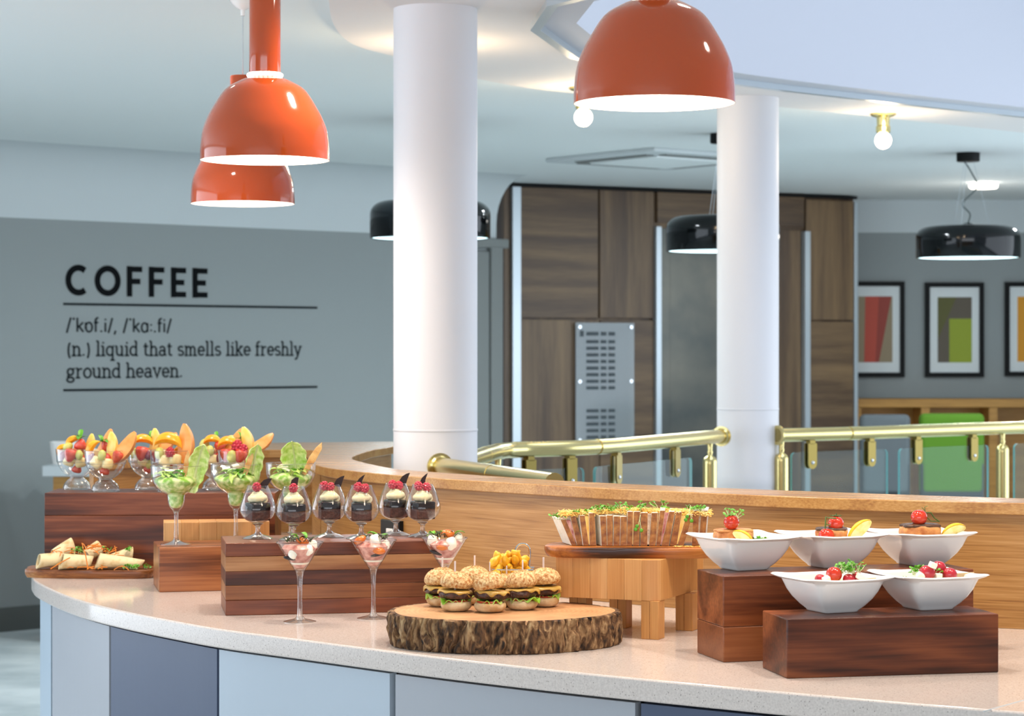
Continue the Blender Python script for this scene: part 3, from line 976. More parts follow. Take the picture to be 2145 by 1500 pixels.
CAPB = [(-1.275, 6.98), (-1.13, 7.5), (-1.04, 8.05), (-.94, 8.47), (-.428, 8.47), (-.412, 8.09), (-.47, 7.78), (-.505, 7.26), (-.46, 6.95), (-.333, 6.53), (-.257, 6.41), (.153, 5.92), (.568, 5.59), (1.169, 5.23), (1.75, 5.01), (2.35, 4.80)]
def smooth2(pts, n=5):
    return [(p.x, p.y) for p in catmull([Vector((x, y, 0)) for x, y in pts], n)]
capf = smooth2(CAPF, 5)
capl = smooth2(CAPL, 4)
capb = smooth2(CAPB[:4], 3)[:-1] + smooth2(CAPB[4:], 4)
def offs(path, d):
    out = []
    P = [Vector(p) for p in path]
    for i, p in enumerate(P):
        t = (P[min(i + 1, len(P) - 1)] - P[max(i - 1, 0)]).normalized()
        out.append((p.x + t.y * d, p.y - t.x * d))
    return out
ZU = 1.191
CT = .043
ct = thing('countertop', 'speckled pale quartz worktop of the curved buffet counter', 'worktop', (0, 0, 0))
back = offs(capf, .03) + offs(capl, .03)
def clip_x(path, x):
    """part of the path (sorted by travel) left of x"""
    return [p for p in path if p[0] < x]
b = MB(); b.prism(FR + back, ZC - CT, ZC)
b.obj('slab', M_quartz, ct, smooth=20, bevel=.004)
s0, s1 = W(2066, 1494, ZC), W(2200, 1452, ZC)
b = MB(); b.tube([s0 + Vector((0, .02, .0)), s1], .0012, 6); b.obj('joint_line', M_white, ct)
cab = offs(FR, .022) if False else offs(FR, -.024)
def px_of(p, z=.87):
    return CX + p[0] / p[1] * F
M_cab = {'pale': mat('cabinet_pale_blue', 'adb8c2', .4), 'grey': mat('cabinet_grey', 'a2a5ab', .4), 'slate': mat('cabinet_slate', '4b556b', .4), 'edge': mat('cabinet_end', 'a9b8c4', .4)}
cuts = [(-900, 108, 'edge', 'narrow pale blue end unit of the buffet counter'), (108, 230, 'grey', 'grey cabinet under the counter, between the pale end unit and the first slate one'),
        (230, 456, 'slate', 'slate blue cabinet under the left part of the counter'), (456, 822, 'pale', 'pale blue cabinet under the martini glasses'),
        (826, 1335, 'grey', 'wide grey cabinet under the tree slice'), (1339, 1900, 'slate', 'slate blue cabinet at the bottom edge, under the right blocks'), (1904, 9000, 'pale', 'pale cabinet at the far right end of the counter, below the frame')]
dense = []
for p, q in zip(cab, cab[1:]):
    for k in range(6):
        dense.append((p[0] + (q[0] - p[0]) * k / 6, p[1] + (q[1] - p[1]) * k / 6))
dense.append(cab[-1])
first = True
imin = min(range(len(dense)), key=lambda i: px_of(dense[i]))
for x0, x1, c_, lab in cuts:
    seg = [p for i, p in enumerate(dense) if (x0 + 1.2 <= px_of(p) <= x1 - 1.2 and i >= imin) or (x0 < 0 and i < imin)]
    gap = .004
    t = thing('counter_cabinet', lab, 'cabinet', (0, 0, 0))
    b = MB(); b.sweep(seg, [(0, .09), (0, ZC - CT - .008), (-.02, ZC - CT - .008), (-.02, .09)]); b.obj('front_panel', M_cab[c_], t, smooth=30)
    b = MB(); b.sweep(offs(seg, -.022), [(-.002, 0), (-.002, ZC - CT - .001), (-.3, ZC - CT - .001), (-.3, 0)] if x0 > 0 else [(-.002, 0), (-.002, ZC - CT - .001), (-.12, ZC - CT - .001), (-.12, 0)]); b.obj('carcass', M_blackmat, t, smooth=30)
up = thing('oak_upstand', 'curved oak upstand with thick cap running along the back of the buffet counter', 'upstand', (0, 0, 0))
b = MB(); b.prism(capf + capl + capb, ZU - .027, ZU); b.obj('cap', M_oakcap, up, smooth=20, bevel=.002)
def seg_between(path, a, c):
    n = len(path) - 1
    i0, i1 = a * n, c * n
    pts = []
    k = i0
    def at(t):
        i = min(int(t), n - 1)
        f = t - i
        return (path[i][0] + (path[i + 1][0] - path[i][0]) * f, path[i][1] + (path[i + 1][1] - path[i][1]) * f)
    pts.append(at(i0))
    j = int(i0) + 1
    while j < i1:
        pts.append(path[j]); j += 1
    pts.append(at(i1))
    return pts
pin = offs(capf, .013)
pin = offs(capf + capl, .013)
for a, c in ((0, .555), (.558, 1)):
    s_ = seg_between(pin, a, c)
    b = MB(); b.sweep(s_, [(0, ZC + .0005), (0, ZU - .0275), (.018, ZU - .0275), (.018, ZC + .0005)]); b.obj('panel', M_oak, up, smooth=30)
pb_ = offs(smooth2(CAPB[4:], 4), .02)
b = MB(); b.sweep(pb_, [(0, .0), (0, ZU - .0275), (.018, ZU - .0275), (.018, .0)]); b.obj('back_panel', M_oak, up, smooth=30)
# socket plate on the oak panel behind the two rightmost snifters
def on_path(path, px):
    a = (px - CX) / F
    for p, q in zip(path, path[1:]):
        d = (q[0] - p[0], q[1] - p[1])
        den = d[0] - a * d[1]
        if abs(den) < 1e-9: continue
        u = (a * p[1] - p[0]) / den
        if 0 <= u <= 1:
            return Vector((p[0] + d[0] * u, p[1] + d[1] * u)), math.atan2(-d[1], -d[0])
P_, a_ = on_path(pin, 822)
s_ = thing('wall_socket', 'steel framed double socket plate on the oak panel behind the two rightmost snifters', 'socket', (P_.x, P_.y, 1.01), a_)
b = MB(); b.box((0, -.007, 0), (.085, .013, .115)); b.obj('plate', M_steel, s_, bevel=.003)
b = MB(); b.box((.052, -.006, 0), (.012, .012, .115)); b.obj('side_strip', M_blackmat, s_)
b = MB(); b.box((.012, -.016, .01), (.032, .006, .05)); b.obj('rocker', M_china, s_, bevel=.002)
b = MB(); b.box((-.024, -.0145, -.02), (.008, .003, .022)); b.obj('slot', M_blackmat, s_)

# ------------------------------------------------------------------ wooden risers, boards, stand and tree slice
def block(name, label, corner, ang, l, d, h, mats, planks=None, bevel=.0025, side=None):
    t = thing(name, label, 'wooden block', (corner[0], corner[1], ZC), R(ang))
    if planks:
        z = 0
        for k, (hh, mt) in enumerate(planks):
            b = MB(); b.box((l / 2, d / 2, z + hh / 2), (l, d, hh - .0003)); b.obj('plank', mt, t, bevel=.0008 if 0 < k < len(planks) - 1 else .002)
            z += hh
    else:
        b = MB(); b.box((l / 2, d / 2, h / 2), (l, d, h)); b.obj('body', mats, t, bevel=bevel, bseg=3)
    return t
def top_of(h):
    return ZC + h
H1, H2, H3, H4, H5, H6 = .220, .1147, .161, .169, .1715, .1125
block('riser_block', 'tall dark acacia riser block at the back left carrying the fruit coupes', (-1.306, 6.40), 1.0, .643, .21, H1, None, [(.052, M_acacia), (.105, M_acacia), (.063, M_acacia)])
block('riser_block', 'low brown riser block under the salad glasses, behind the striped block', (-.902, 5.858), 13, .42, .20, H2, M_walnut)
t = block('riser_block', 'pale beech riser block standing behind the stemmed salad glasses', (-.935, 6.115), 11, .29, .12, H3, None, None) if False else None
t = thing('riser_block', 'pale beech riser block standing behind the stemmed salad glasses', 'wooden block', (-.928, 6.13), 0) if False else thing('riser_block', 'pale beech riser block standing behind the stemmed salad glasses', 'wooden block', (-.925, 6.085, ZC), R(9))
M_beechs = [wood('beech_stave_%d' % k, c, 2, 1, .42, .4, 0, across=16) for k, c in enumerate((['c0844a', 'cd9356', 'd8a165'], ['bd8145', 'c98f51', 'd49d60'], ['c58c52', 'd19b60', 'dcac74'], ['be8246', 'cb9153', 'd69f62']))]
x = 0
for k in range(6):
    w = .28 / 6
    b = MB(); b.box((x + w / 2, .055, H3 / 2), (w - .0004, .11, H3)); b.obj('stave', M_beechs[(k * 5 + 2) % 4], t, bevel=.001)
    x += w
M_st = [wood('striped_%d' % k, c, 0, 1, .36, .25, .3, across=10, coat=.06, spec=.3) for k, c in enumerate((['5a2c18', '7a4127', '8c5232'], ['6b3a20', '8b5733', 'a8764a'], ['2c150c', '4a2313', '6e3c22'], ['7a4a2b', '9a6a42', 'b98a5e'], ['4a2414', '6f3a22', '83492b']))]
block('riser_block', 'long striped acacia riser block carrying the six cake snifters', (-.668, 5.343), 10, .508, .215, H4, None, [(.036, M_st[0]), (.034, M_st[1]), (.033, M_st[2]), (.034, M_st[3]), (.032, M_st[4])])
block('riser_block', 'tall red brown riser block at the right carrying three white bowls', (.419, 4.543), 15.6, .546, .15, H5, None, [(.070, wood('brown_plank', ['6b3a20', '834a2a', '955a36'], 0, 1, .33, .3, .2, across=9, coat=.06, spec=.3)), (.1015, M_acacia2)])
block('riser_block', 'low red brown riser block at the front right carrying two white bowls', (.518, 4.319), 11.5, .426, .15, H6, M_acacia2)

# beech stand with chunky legs
ST = Vector((.3146, 4.895))
t = thing('beech_stand', 'chunky beech butcher block stand on square legs under the sandwich board', 'stand', (ST.x, ST.y, ZC), R(-23))
LH, TH = .0826, .0875
# local x: right-front to right; staves run along the left face (local -x) and the right face (local y)
for k in range(6):
    w = .238 / 6
    b = MB()
    x0, x1 = -.238 + k * w, -.238 + (k + 1) * w - .0003
    if k == 5:
        b.prism([(x0, 0), (x1 - .022, 0), (x1, .012), (x1, .30), (x0, .30)], LH, LH + TH)
    else:
        b.prism([(x0, 0), (x1, 0), (x1, .30), (x0, .30)], LH, LH + TH)
    b.obj('stave', M_beechs[k % 4], t, bevel=.0006)
def leg_at(wx, wy, w=.040):
    v = Vector((wx, wy)) - ST
    a = R(23)
    lx, ly = v.x * math.cos(a) - v.y * math.sin(a), v.x * math.sin(a) + v.y * math.cos(a)
    b = MB(); b.box((lx, ly, LH / 2), (w, w, LH - .0002)); o = b.obj('leg', M_beechs[1], t, bevel=.0012)
    b = MB(); b.box((lx, ly - w / 2 - .0001, LH / 2), (.0009, .0008, LH * .97)); b.obj('glue_line', M_plat, o)
leg_at(.3146 - .012, 4.895 + .028)
leg_at(XD(1217, 5.02), 5.03)
leg_at(XD(1300, 5.13), 5.125)
leg_at(XD(1440, 5.06), 5.075)
# olive board on the stand
ZB0 = ZC + LH + TH
def organic(pts, n=6):
    P = [Vector((x, y, 0)) for x, y in pts]
    m = len(P)
    out = []
    for i in range(m):
        a, b_, c, d = P[i - 1], P[i], P[(i + 1) % m], P[(i + 2) % m]
        for k in range(n):
            t_ = k / n
            q = .5 * ((2 * b_) + (c - a) * t_ + (2 * a - 5 * b_ + 4 * c - d) * t_ * t_ + (3 * b_ - 3 * c + d - a) * t_ ** 3)
            out.append((q.x, q.y))
    return out
def slabmesh(poly, z0, z1, rb=.003, taper=.006):
    c = Vector((sum(p[0] for p in poly) / len(poly), sum(p[1] for p in poly) / len(poly)))
    b = MB()
    n = len(poly)
    levels = [(taper, z0), (taper * .35, z0 + (z1 - z0) * .3), (0, z0 + (z1 - z0) * .65), (rb * .3, z1 - rb * .4), (rb, z1)]
    vs = []
    for ins, z in levels:
        for p in poly:
            v = Vector(p) - c
            v = v * (1 - ins / max(v.length, 1e-6)) + c
            vs.append((v.x, v.y, z))
    fs = [tuple(range(n))[::-1], tuple(range((len(levels) - 1) * n, len(levels) * n))]
    for l in range(len(levels) - 1):
        fs += [(l * n + k, l * n + (k + 1) % n, (l + 1) * n + (k + 1) % n, (l + 1) * n + k) for k in range(n)]
    b.add(vs, fs)
    return b
BT = .0225
poly = organic([(.072, 5.03), (.085, 4.975), (.15, 4.945), (.30, 4.935), (.42, 4.94), (.46, 4.98), (.465, 5.06), (.42, 5.115), (.25, 5.125), (.11, 5.11)])
b = slabmesh([(x - .26, y - 5.03) for x, y in poly], 0, BT)
tag(b.obj('olive_board', M_olive, None, (.26, 5.03, ZB0), smooth=50), 'figured olive wood board on the beech stand under the sandwiches', 'board')
ZB1 = ZB0 + BT
# left platter
poly = organic([(XD(57, 6.28), 6.27), (XD(62, 6.24), 6.235), (XD(150, 6.2), 6.205), (XD(260, 6.2), 6.20), (XD(312, 6.2), 6.215), (XD(323, 6.25), 6.26), (XD(318, 6.33), 6.335), (XD(200, 6.38), 6.385), (XD(75, 6.36), 6.36)])
cxp, cyp = XD(190, 6.28), 6.29
b = slabmesh([(x - cxp, y - cyp) for x, y in poly], 0, .023)
tag(b.obj('wrap_platter', M_plat, None, (cxp, cyp, ZC), smooth=50), 'long brown wooden platter at the left end of the counter under the wraps', 'platter')
ZP = ZC + .023

# tree slice with bark
SL = Vector((-.019, 4.852, ZC))
SA, SB, SH = .246, .195, .068
t = thing('tree_slice', 'thick round tree slice with rough bark carrying the sliders', 'serving board', SL)
def slice_r(a):
    return 1 + .012 * math.sin(3 * a + .6) + .010 * math.sin(5 * a + 2) + .006 * math.sin(9 * a)
n = 220
b = MB()
vs = []
for z, k in ((.002, .955), (SH - .001, .962), (SH, .955)):
    for i in range(n):
        a = 2 * PI * i / n
        vs.append((SA * slice_r(a) * k * math.cos(a), SB * slice_r(a) * k * math.sin(a), z))
fs = [tuple(range(n))[::-1], tuple(range(2 * n, 3 * n))] + [(l * n + k, l * n + (k + 1) % n, (l + 1) * n + (k + 1) % n, (l + 1) * n + k) for l in (0, 1) for k in range(n)]
b.add(vs, fs)
m, nt, p = _base('slice_top')
tc = node(nt, 'ShaderNodeTexCoord')
mp = node(nt, 'ShaderNodeMapping'); mp.inputs['Scale'].default_value = (1, 1.26, 1)
gr = node(nt, 'ShaderNodeTexWave', wave_type='RINGS', rings_direction='Z'); gr.inputs['Scale'].default_value = 30; gr.inputs['Distortion'].default_value = 7; gr.inputs['Detail'].default_value = 3
no = node(nt, 'ShaderNodeTexNoise'); no.inputs['Scale'].default_value = 14; no.inputs['Detail'].default_value = 6
mx = node(nt, 'ShaderNodeMix', data_type='FLOAT'); mx.inputs[0].default_value = .86
cr = node(nt, 'ShaderNodeValToRGB')
cr.color_ramp.elements[0].position = .25; cr.color_ramp.elements[0].color = hexc('a57046')
cr.color_ramp.elements[1].position = .7; cr.color_ramp.elements[1].color = hexc('cf9f70')
nt.links.new(tc.outputs['Object'], mp.inputs['Vector']); nt.links.new(mp.outputs['Vector'], gr.inputs['Vector']); nt.links.new(tc.outputs['Object'], no.inputs['Vector'])
nt.links.new(gr.outputs['Fac'], mx.inputs[2]); nt.links.new(no.outputs['Fac'], mx.inputs[3]); nt.links.new(mx.outputs[0], cr.inputs['Fac']); nt.links.new(cr.outputs['Color'], p.inputs['Base Color'])
p.inputs['Roughness'].default_value = .5
b.obj('wood', m, t, smooth=30)
# bark: displaced ring
NA, NZ = 900, 26
vs, fs = [], []
random.seed(3)
for j in range(NZ + 1):
    z = SH * j / NZ * .995
    for i in range(NA):
        a = 2 * PI * i / NA
        ca, sa = math.cos(a), math.sin(a)
        q = Vector((ca * 1.25, sa, 0))
        warp = mnoise.noise(Vector((ca * 5, sa * 5, z * 30))) * .09
        aw_ = a + warp
        d1 = mnoise.noise(Vector((math.cos(aw_) * 11, math.sin(aw_) * 11, z * 9)))
        d2 = mnoise.noise(Vector((math.cos(aw_) * 30, math.sin(aw_) * 30, z * 34 + 5)))
        d3 = mnoise.noise(Vector((ca * 80, sa * 80, z * 110)))
        rdg = 1 - abs(d1) * 2.2
        d = .007 - .010 * max(0, rdg) ** 2 + .0045 * d2 + .0022 * d3 + .002 * math.sin(z / SH * PI)
        if j in (0, NZ): d = min(d, .003)
        r = slice_r(a)
        vs.append(((SA * r * .975 + d) * ca, (SB * r * .975 + d) * sa, z + .0004))
inner0 = len(vs)
for j in (0, NZ):
    for i in range(NA):
        a = 2 * PI * i / NA
        r = slice_r(a) * .95
        vs.append((SA * r * math.cos(a), SB * r * math.sin(a), SH * j / NZ * .995 + .0004))
for j in range(NZ):
    for i in range(NA):
        i2 = (i + 1) % NA
        fs.append((j * NA + i, j * NA + i2, (j + 1) * NA + i2, (j + 1) * NA + i))
for i in range(NA):
    i2 = (i + 1) % NA
    fs.append((i, inner0 + i, inner0 + i2, i2))
    fs.append((NZ * NA + i, NZ * NA + i2, inner0 + NA + i2, inner0 + NA + i))
b = MB(); b.add(vs, fs)
m, nt, p = _base('bark')
tc = node(nt, 'ShaderNodeTexCoord')
mp = node(nt, 'ShaderNodeMapping'); mp.inputs['Scale'].default_value = (1, 1, .35)
no = node(nt, 'ShaderNodeTexNoise'); no.inputs['Scale'].default_value = 60; no.inputs['Detail'].default_value = 8; no.inputs['Distortion'].default_value = 1.2
cr = node(nt, 'ShaderNodeValToRGB')
e = cr.color_ramp.elements
e[0].position, e[0].color = .33, hexc('1d130b')
e[1].position, e[1].color = .72, hexc('b89a70')
x_ = e.new(.47); x_.color = hexc('5c3d21')
x_ = e.new(.58); x_.color = hexc('8a6844')
no2 = node(nt, 'ShaderNodeTexNoise'); no2.inputs['Scale'].default_value = 240; no2.inputs['Detail'].default_value = 4
bp = node(nt, 'ShaderNodeBump'); bp.inputs['Strength'].default_value = .7; bp.inputs['Distance'].default_value = .003
nt.links.new(tc.outputs['Object'], mp.inputs['Vector']); nt.links.new(mp.outputs['Vector'], no.inputs['Vector']); nt.links.new(tc.outputs['Object'], no2.inputs['Vector'])
nt.links.new(no.outputs['Fac'], cr.inputs['Fac']); nt.links.new(cr.outputs['Color'], p.inputs['Base Color'])
nt.links.new(no2.outputs['Fac'], bp.inputs['Height']); nt.links.new(bp.outputs['Normal'], p.inputs['Normal'])
p.inputs['Roughness'].default_value = .85
b.obj('bark', m, t, smooth=50)
ZS = ZC + SH

# ------------------------------------------------------------------ orange pendants
DOME = [(1.0, 0), (1.0, .02), (.995, .2), (.966, .443), (.905, .62), (.823, .784), (.63, 1.08), (.42, 1.216), (.26, 1.284)]
def pendant_orange(px, ypx, D, cyl, label, rose=False):
    r = .15
    x = XD(px, D)
    z = EYE - (ypx - HY) / F * D
    t = thing('orange_pendant_lamp', label, 'pendant lamp', (x, D, z))
    prof = [(p.x, p.y) for p in catmull([Vector((a * r, h * r, 0)) for a, h in DOME], 4)]
    inner = [(a - .003, max(h - .003, 0)) for a, h in prof[::-1]]
    b = MB(); b.lathe(prof, 64); b.obj('shade', M_orange, t, smooth=60)
    b = MB(); b.lathe([(r - .0002, 0)] + [(max(a - .0035, .01), h) for a, h in prof[2:-2]], 48); b.obj('inner_shade', mat('lamp_white', 'f4f0ea', .5), t, smooth=60)
    b = MB(); b.lathe([(0, .012), (r * .97, .012)], 48); b.obj('diffuser', M_lampglow, t)
    zt_ = 1.284 * r
    b = MB(); b.lathe([(.0385, zt_ - .002), (.0385, zt_ + .011), (.034, zt_ + .011), (.034, zt_ - .002)], 40, ); b.obj('vent_ring', mat('ring_white', 'f5eee6', .4, emit=.5, ecol='fff0e0'), t)
    for k in range(22):
        a = 2 * PI * k / 22
        b = MB(); b.ball((.0385 * math.cos(a), .0385 * math.sin(a), zt_ + .0055), .0046, 8, 6); b.obj('vent_bead', M_lampglow, t)
    b = MB(); b.lathe([(.0, zt_ + .011), (.036, zt_ + .011), (.0365, zt_ + .013), (.0365, zt_ + .011 + cyl - .002), (.035, zt_ + .011 + cyl), (.031, zt_ + .011 + cyl), (.031, zt_ + cyl - .01), (0, zt_ + cyl - .01)], 40); b.obj('cylinder', M_orange, t, smooth=40)
    zc = (ZSOF if x > -.5 else ZCEIL) - z
    b = MB(); b.tube([(0, 0, zt_ + cyl - .01), (0, 0, zc - .1)], .0022, 6); b.obj('cord', M_white, t)
    b = MB(); b.lathe([(0, zc - .142), (.006, zc - .142), (.007, zc - .125), (.012, zc - .123)] + [(.062 * math.sin(a) if k < 8 else .062, zc - .125 + .125 * (1 - math.cos(a))) for k, a in enumerate([PI / 2 * (k + 2) / 10 for k in range(9)])] + [(0, zc)], 32); b.obj('ceiling_rose', M_china, t, smooth=50)
    light('pendant_bulb', 'POINT', (x, D, z - .03), 7, (1.0, .80, .58), size=.09)
pendant_orange(1370.5, 217, 4.26, .173, 'nearest orange dome pendant, upper right of centre')
pendant_orange(555, 336, 5.33, .173, 'middle orange dome pendant with tall cylinder neck and glowing white ring')
pendant_orange(508.5, 427, 6.64, .167, 'farthest orange dome pendant, lowest and partly behind the middle one')
# ------------------------------------------------------------------ food materials
M_bun = mat('bun_crust', 'b06a26', .6, col2='e8c990', nscale=170, nlo=.34, nhi=.62, bump=1.0, bscale=220)
M_bunb = mat('bun_base', 'b98f5a', .65, col2='dcc49a', nscale=30, bump=.4, bscale=150)
M_seed = mat('oat_flake', 'e6c283', .6, col2='b07a38', nscale=160, nlo=.4, nhi=.6)
M_patty = mat('beef_patty', '2a140d', .35, col2='55301f', nscale=90, bump=1.0, bscale=260, spec=.6)
M_cheese = mat('melted_cheese', 'b98f3e', .3, col2='d2b060', nscale=30, sss=.2)
M_lettuce = mat('lettuce', '84b81e', .4, col2='c9dd78', nscale=35, sss=.15)
M_cos = mat('cos_leaf', '9cc848', .35, col2='dcebaa', nscale=70, sss=.2)
M_leaf = mat('green_leaf', '3f8a16', .4, col2='6fb02a', nscale=60, sss=.1)
M_leafd = mat('dark_leaf', '3d1420', .4, col2='2f4a18', nscale=50)
M_stalk = mat('pale_stalk', 'cdd79a', .5)
M_tomato = mat('tomato', 'b31f10', .14, col2='cc3a1c', nscale=30, sss=.1, coat=.3)
M_tomslice = mat('tomato_slice', 'b8442a', .3)
M_orangef = mat('orange_segment', 'f59a0c', .25, col2='fbb838', nscale=60, sss=.3)
M_melon = mat('cantaloupe', 'ea8e3e', .35, col2='f4b06a', nscale=30, sss=.3)
M_honey = mat('galia_melon', 'efc03a', .35, col2='f5dc88', nscale=25, sss=.3)
M_pale = mat('honeydew', 'efe2b4', .35, col2='f3d99a', nscale=25, sss=.3)
M_grape = mat('green_grape', 'b9b94a', .15, col2='d2d27c', nscale=40, sss=.3, coat=.3)
M_dgrape = mat('red_grape', '5a1228', .15, coat=.3, col2='7c2038', nscale=30)
M_straw = mat('strawberry', 'c2281c', .25, col2='e0604a', nscale=50, bump=.3, bscale=200)
M_rasp = mat('raspberry', 'b01e34', .35, sss=.1, col2='c83a4c', nscale=80)
M_choc = mat('dark_chocolate', '2b1712', .45, spec=.25)
M_cake = mat('chocolate_sponge', '2e1611', .6, col2='4a261c', nscale=120, bump=.7, bscale=240)
M_glaze = mat('chocolate_glaze', '1c0d09', .14, spec=.35)
M_cream = mat('whipped_cream', 'ecd9a6', .45, sss=.3, col2='f3e6c0', nscale=25)
M_mozz = mat('mozzarella', 'f2e8cf', .35, sss=.3, col2='faf5e6', nscale=30)
M_ham = mat('cured_ham', 'a24838', .3, col2='dda293', nscale=45, nlo=.4, nhi=.6, sss=.2)
M_toast = mat('toast', 'b67a32', .5, col2='e6c07c', nscale=40, bump=.4, bscale=150)
M_tortilla = mat('tortilla', 'c79f62', .6, col2='e2cda0', nscale=40, nlo=.3, nhi=.5, bump=.2, bscale=120)
M_filling = mat('tuna_filling', 'b99a80', .5, col2='d9c0a4', nscale=80, bump=.8, bscale=160)
M_carrot = mat('carrot_shred', 'e07f1c', .45)
M_chedd = mat('cheese_shred', 'efb548', .45, col2='f7d27c', nscale=40)
M_crumb = mat('bread_crumb', 'efe4cc', .8, col2='f7f0e0', nscale=60, bump=.4, bscale=300)
M_crust = mat('bread_crust', '7c4015', .5, col2='bb7c36', nscale=55, nlo=.36, nhi=.66, bump=.5, bscale=140)
M_fry = mat('fried_potato', 'e29a14', .4, col2='f5c238', nscale=35, bump=.25, bscale=120)
M_fish = mat('fried_fish', 'a85a24', .4, col2='dc9a58', nscale=45, nlo=.3, nhi=.65, bump=.6, bscale=130)
M_char = mat('charred_skin', '1c120c', .35, col2='5c3a22', nscale=50, bump=.7, bscale=160)
M_lemon = mat('lemon_flesh', 'f0dc78', .3, col2='f9efb8', nscale=50, sss=.3)
M_rind = mat('lemon_rind', 'e8b81c', .4)
M_radish = mat('red_radish', '9a1222', .2, col2='c02c38', nscale=25, coat=.3)
M_veg = mat('vegetable_bed', 'd9b25a', .5, col2='c98a3a', nscale=60, bump=.6, bscale=150)
M_vine = mat('tomato_vine', '2f4a16', .5, col2='55722a', nscale=60)
M_stick = mat('clear_pick', 'd9c6bd', .25, spec=.6)
M_skewer = mat('wooden_pick', 'd9b98a', .5)

def sprig(n, sx, sy, h, seed, leaf=.006, tilt=.8, up=1.0):
    """micro cress: pale stalks with pairs of round leaves"""
    random.seed(seed)
    b = MB()
    for k in range(n):
        x, y = random.uniform(-sx, sx), random.uniform(-sy, sy)
        a = random.uniform(0, 2 * PI)
        t = random.uniform(.1, tilt)
        hh = h * random.uniform(.5, 1.1)
        d = Vector((math.cos(a) * t, math.sin(a) * t, up * (1 - .5 * t))).normalized()
        p0 = Vector((x, y, 0)); p2 = p0 + d * hh; p1 = (p0 + p2) / 2 + Vector((random.uniform(-.15, .15) * hh, random.uniform(-.15, .15) * hh, .1 * hh))
        b.tube([p0, p1, p2], [.0007, .0006, .0005], 5, 0)
        for s_ in (-1, 1):
            M = rotm(random.uniform(-50, 50), random.uniform(-50, 50), math.degrees(a) + 90 * s_)
            b.ball(p2 + M @ Vector((leaf * .8, 0, 0)), (leaf * random.uniform(.8, 1.1), leaf * .75, leaf * .18), 8, 5, M, 1)
    return b
def leafmesh(L, w, curl, ruff=.006, ns=14, nt_=9, seed=0, cup=.5):
    """ruffled leaf growing up z from the origin, cupped towards -y"""
    b = MB()
    vs = []
    for i in range(ns + 1):
        t = i / ns
        half = w * (math.sin(PI * min(1, .12 + t * .88)) ** .6) * (0.55 + .6 * t if t < .7 else 1)
        ang = curl * t * t
        cx, cz = math.sin(ang) * L * t, math.cos(ang * .8) * L * t
        for j in range(nt_ + 1):
            s_ = j / nt_ * 2 - 1
            e = abs(s_) ** 3
            y = -cup * half * (s_ * s_) + ruff * e * math.sin(t * 34 + s_ * 3 + seed)
            vs.append((s_ * half + ruff * .5 * e * math.sin(t * 27 + seed), cx + y, cz))
    fs = [(i * (nt_ + 1) + j, i * (nt_ + 1) + j + 1, (i + 1) * (nt_ + 1) + j + 1, (i + 1) * (nt_ + 1) + j) for i in range(ns) for j in range(nt_)]
    b.add(vs, fs)
    # midrib
    rib = []
    for i in range(ns + 1):
        t = i / ns
        ang = curl * t * t
        rib.append((0, math.sin(ang) * L * t, math.cos(ang * .8) * L * t))
    b.tube(rib, [.003 * (1 - .8 * i / ns) * (L / .08) for i in range(ns + 1)], 6, 1)
    return b
def solidify(o, th):
    m = o.modifiers.new('solid', 'SOLIDIFY')
    m.thickness = th
    m.offset = 0
    return o
def wedge(L, h, w, bend=.25, n=12):
    """melon wedge: crescent length L along z, triangular section"""
    b = MB()
    vs = []
    for i in range(n + 1):
        t = i / n * 2 - 1
        s_ = max(.06, (1 - t * t)) ** .55
        x = bend * L * .5 * (1 - t * t)
        z = t * L / 2
        for px_, py_ in ((-h * .62 * s_, 0), (-h * .1 * s_, -w * .42 * s_), (h * .3 * s_, -w * .5 * s_), (h * .46 * s_, 0), (h * .3 * s_, w * .5 * s_), (-h * .1 * s_, w * .42 * s_)):
            vs.append((x + px_, py_, z))
    m = 6
    fs = [(i * m + k, i * m + (k + 1) % m, (i + 1) * m + (k + 1) % m, (i + 1) * m + k) for i in range(n) for k in range(m)]
    fs += [tuple(range(m))[::-1], tuple(n * m + k for k in range(m))]
    b.add(vs, fs)
    return b
def segment(L, h, w, n=14):
    """citrus segment: half moon in the xz plane"""
    b = MB()
    vs = []
    for i in range(n + 1):
        a = PI * i / n
        s_ = max(.15, math.sin(a)) ** .6
        cx, cz = -math.cos(a) * L / 2, math.sin(a) * h * .5
        for k in range(8):
            th = 2 * PI * k / 8
            vs.append((cx + .0, w / 2 * s_ * math.sin(th), cz + h * .42 * s_ * math.cos(th) * (1 if math.cos(th) > 0 else .7)))
    fs = [(i * 8 + k, i * 8 + (k + 1) % 8, (i + 1) * 8 + (k + 1) % 8, (i + 1) * 8 + k) for i in range(n) for k in range(8)]
    fs += [tuple(range(8))[::-1], tuple(n * 8 + k for k in range(8))]
    b.add(vs, fs)
    return b
def raspberry_mesh(r):
    b = MB()
    b.ball((0, 0, 0), (r * .8, r * .8, r * .95), 10, 8)
    for j in range(5):
        ph = .25 + j * .55
        m = max(4, int(9 * math.sin(ph)))
        for k in range(m):
            a = 2 * PI * k / m + j * .5
            b.ball((r * .82 * math.sin(ph) * math.cos(a), r * .82 * math.sin(ph) * math.sin(a), r * .95 * math.cos(ph)), r * .28, 6, 4)
    return b
RASP = None

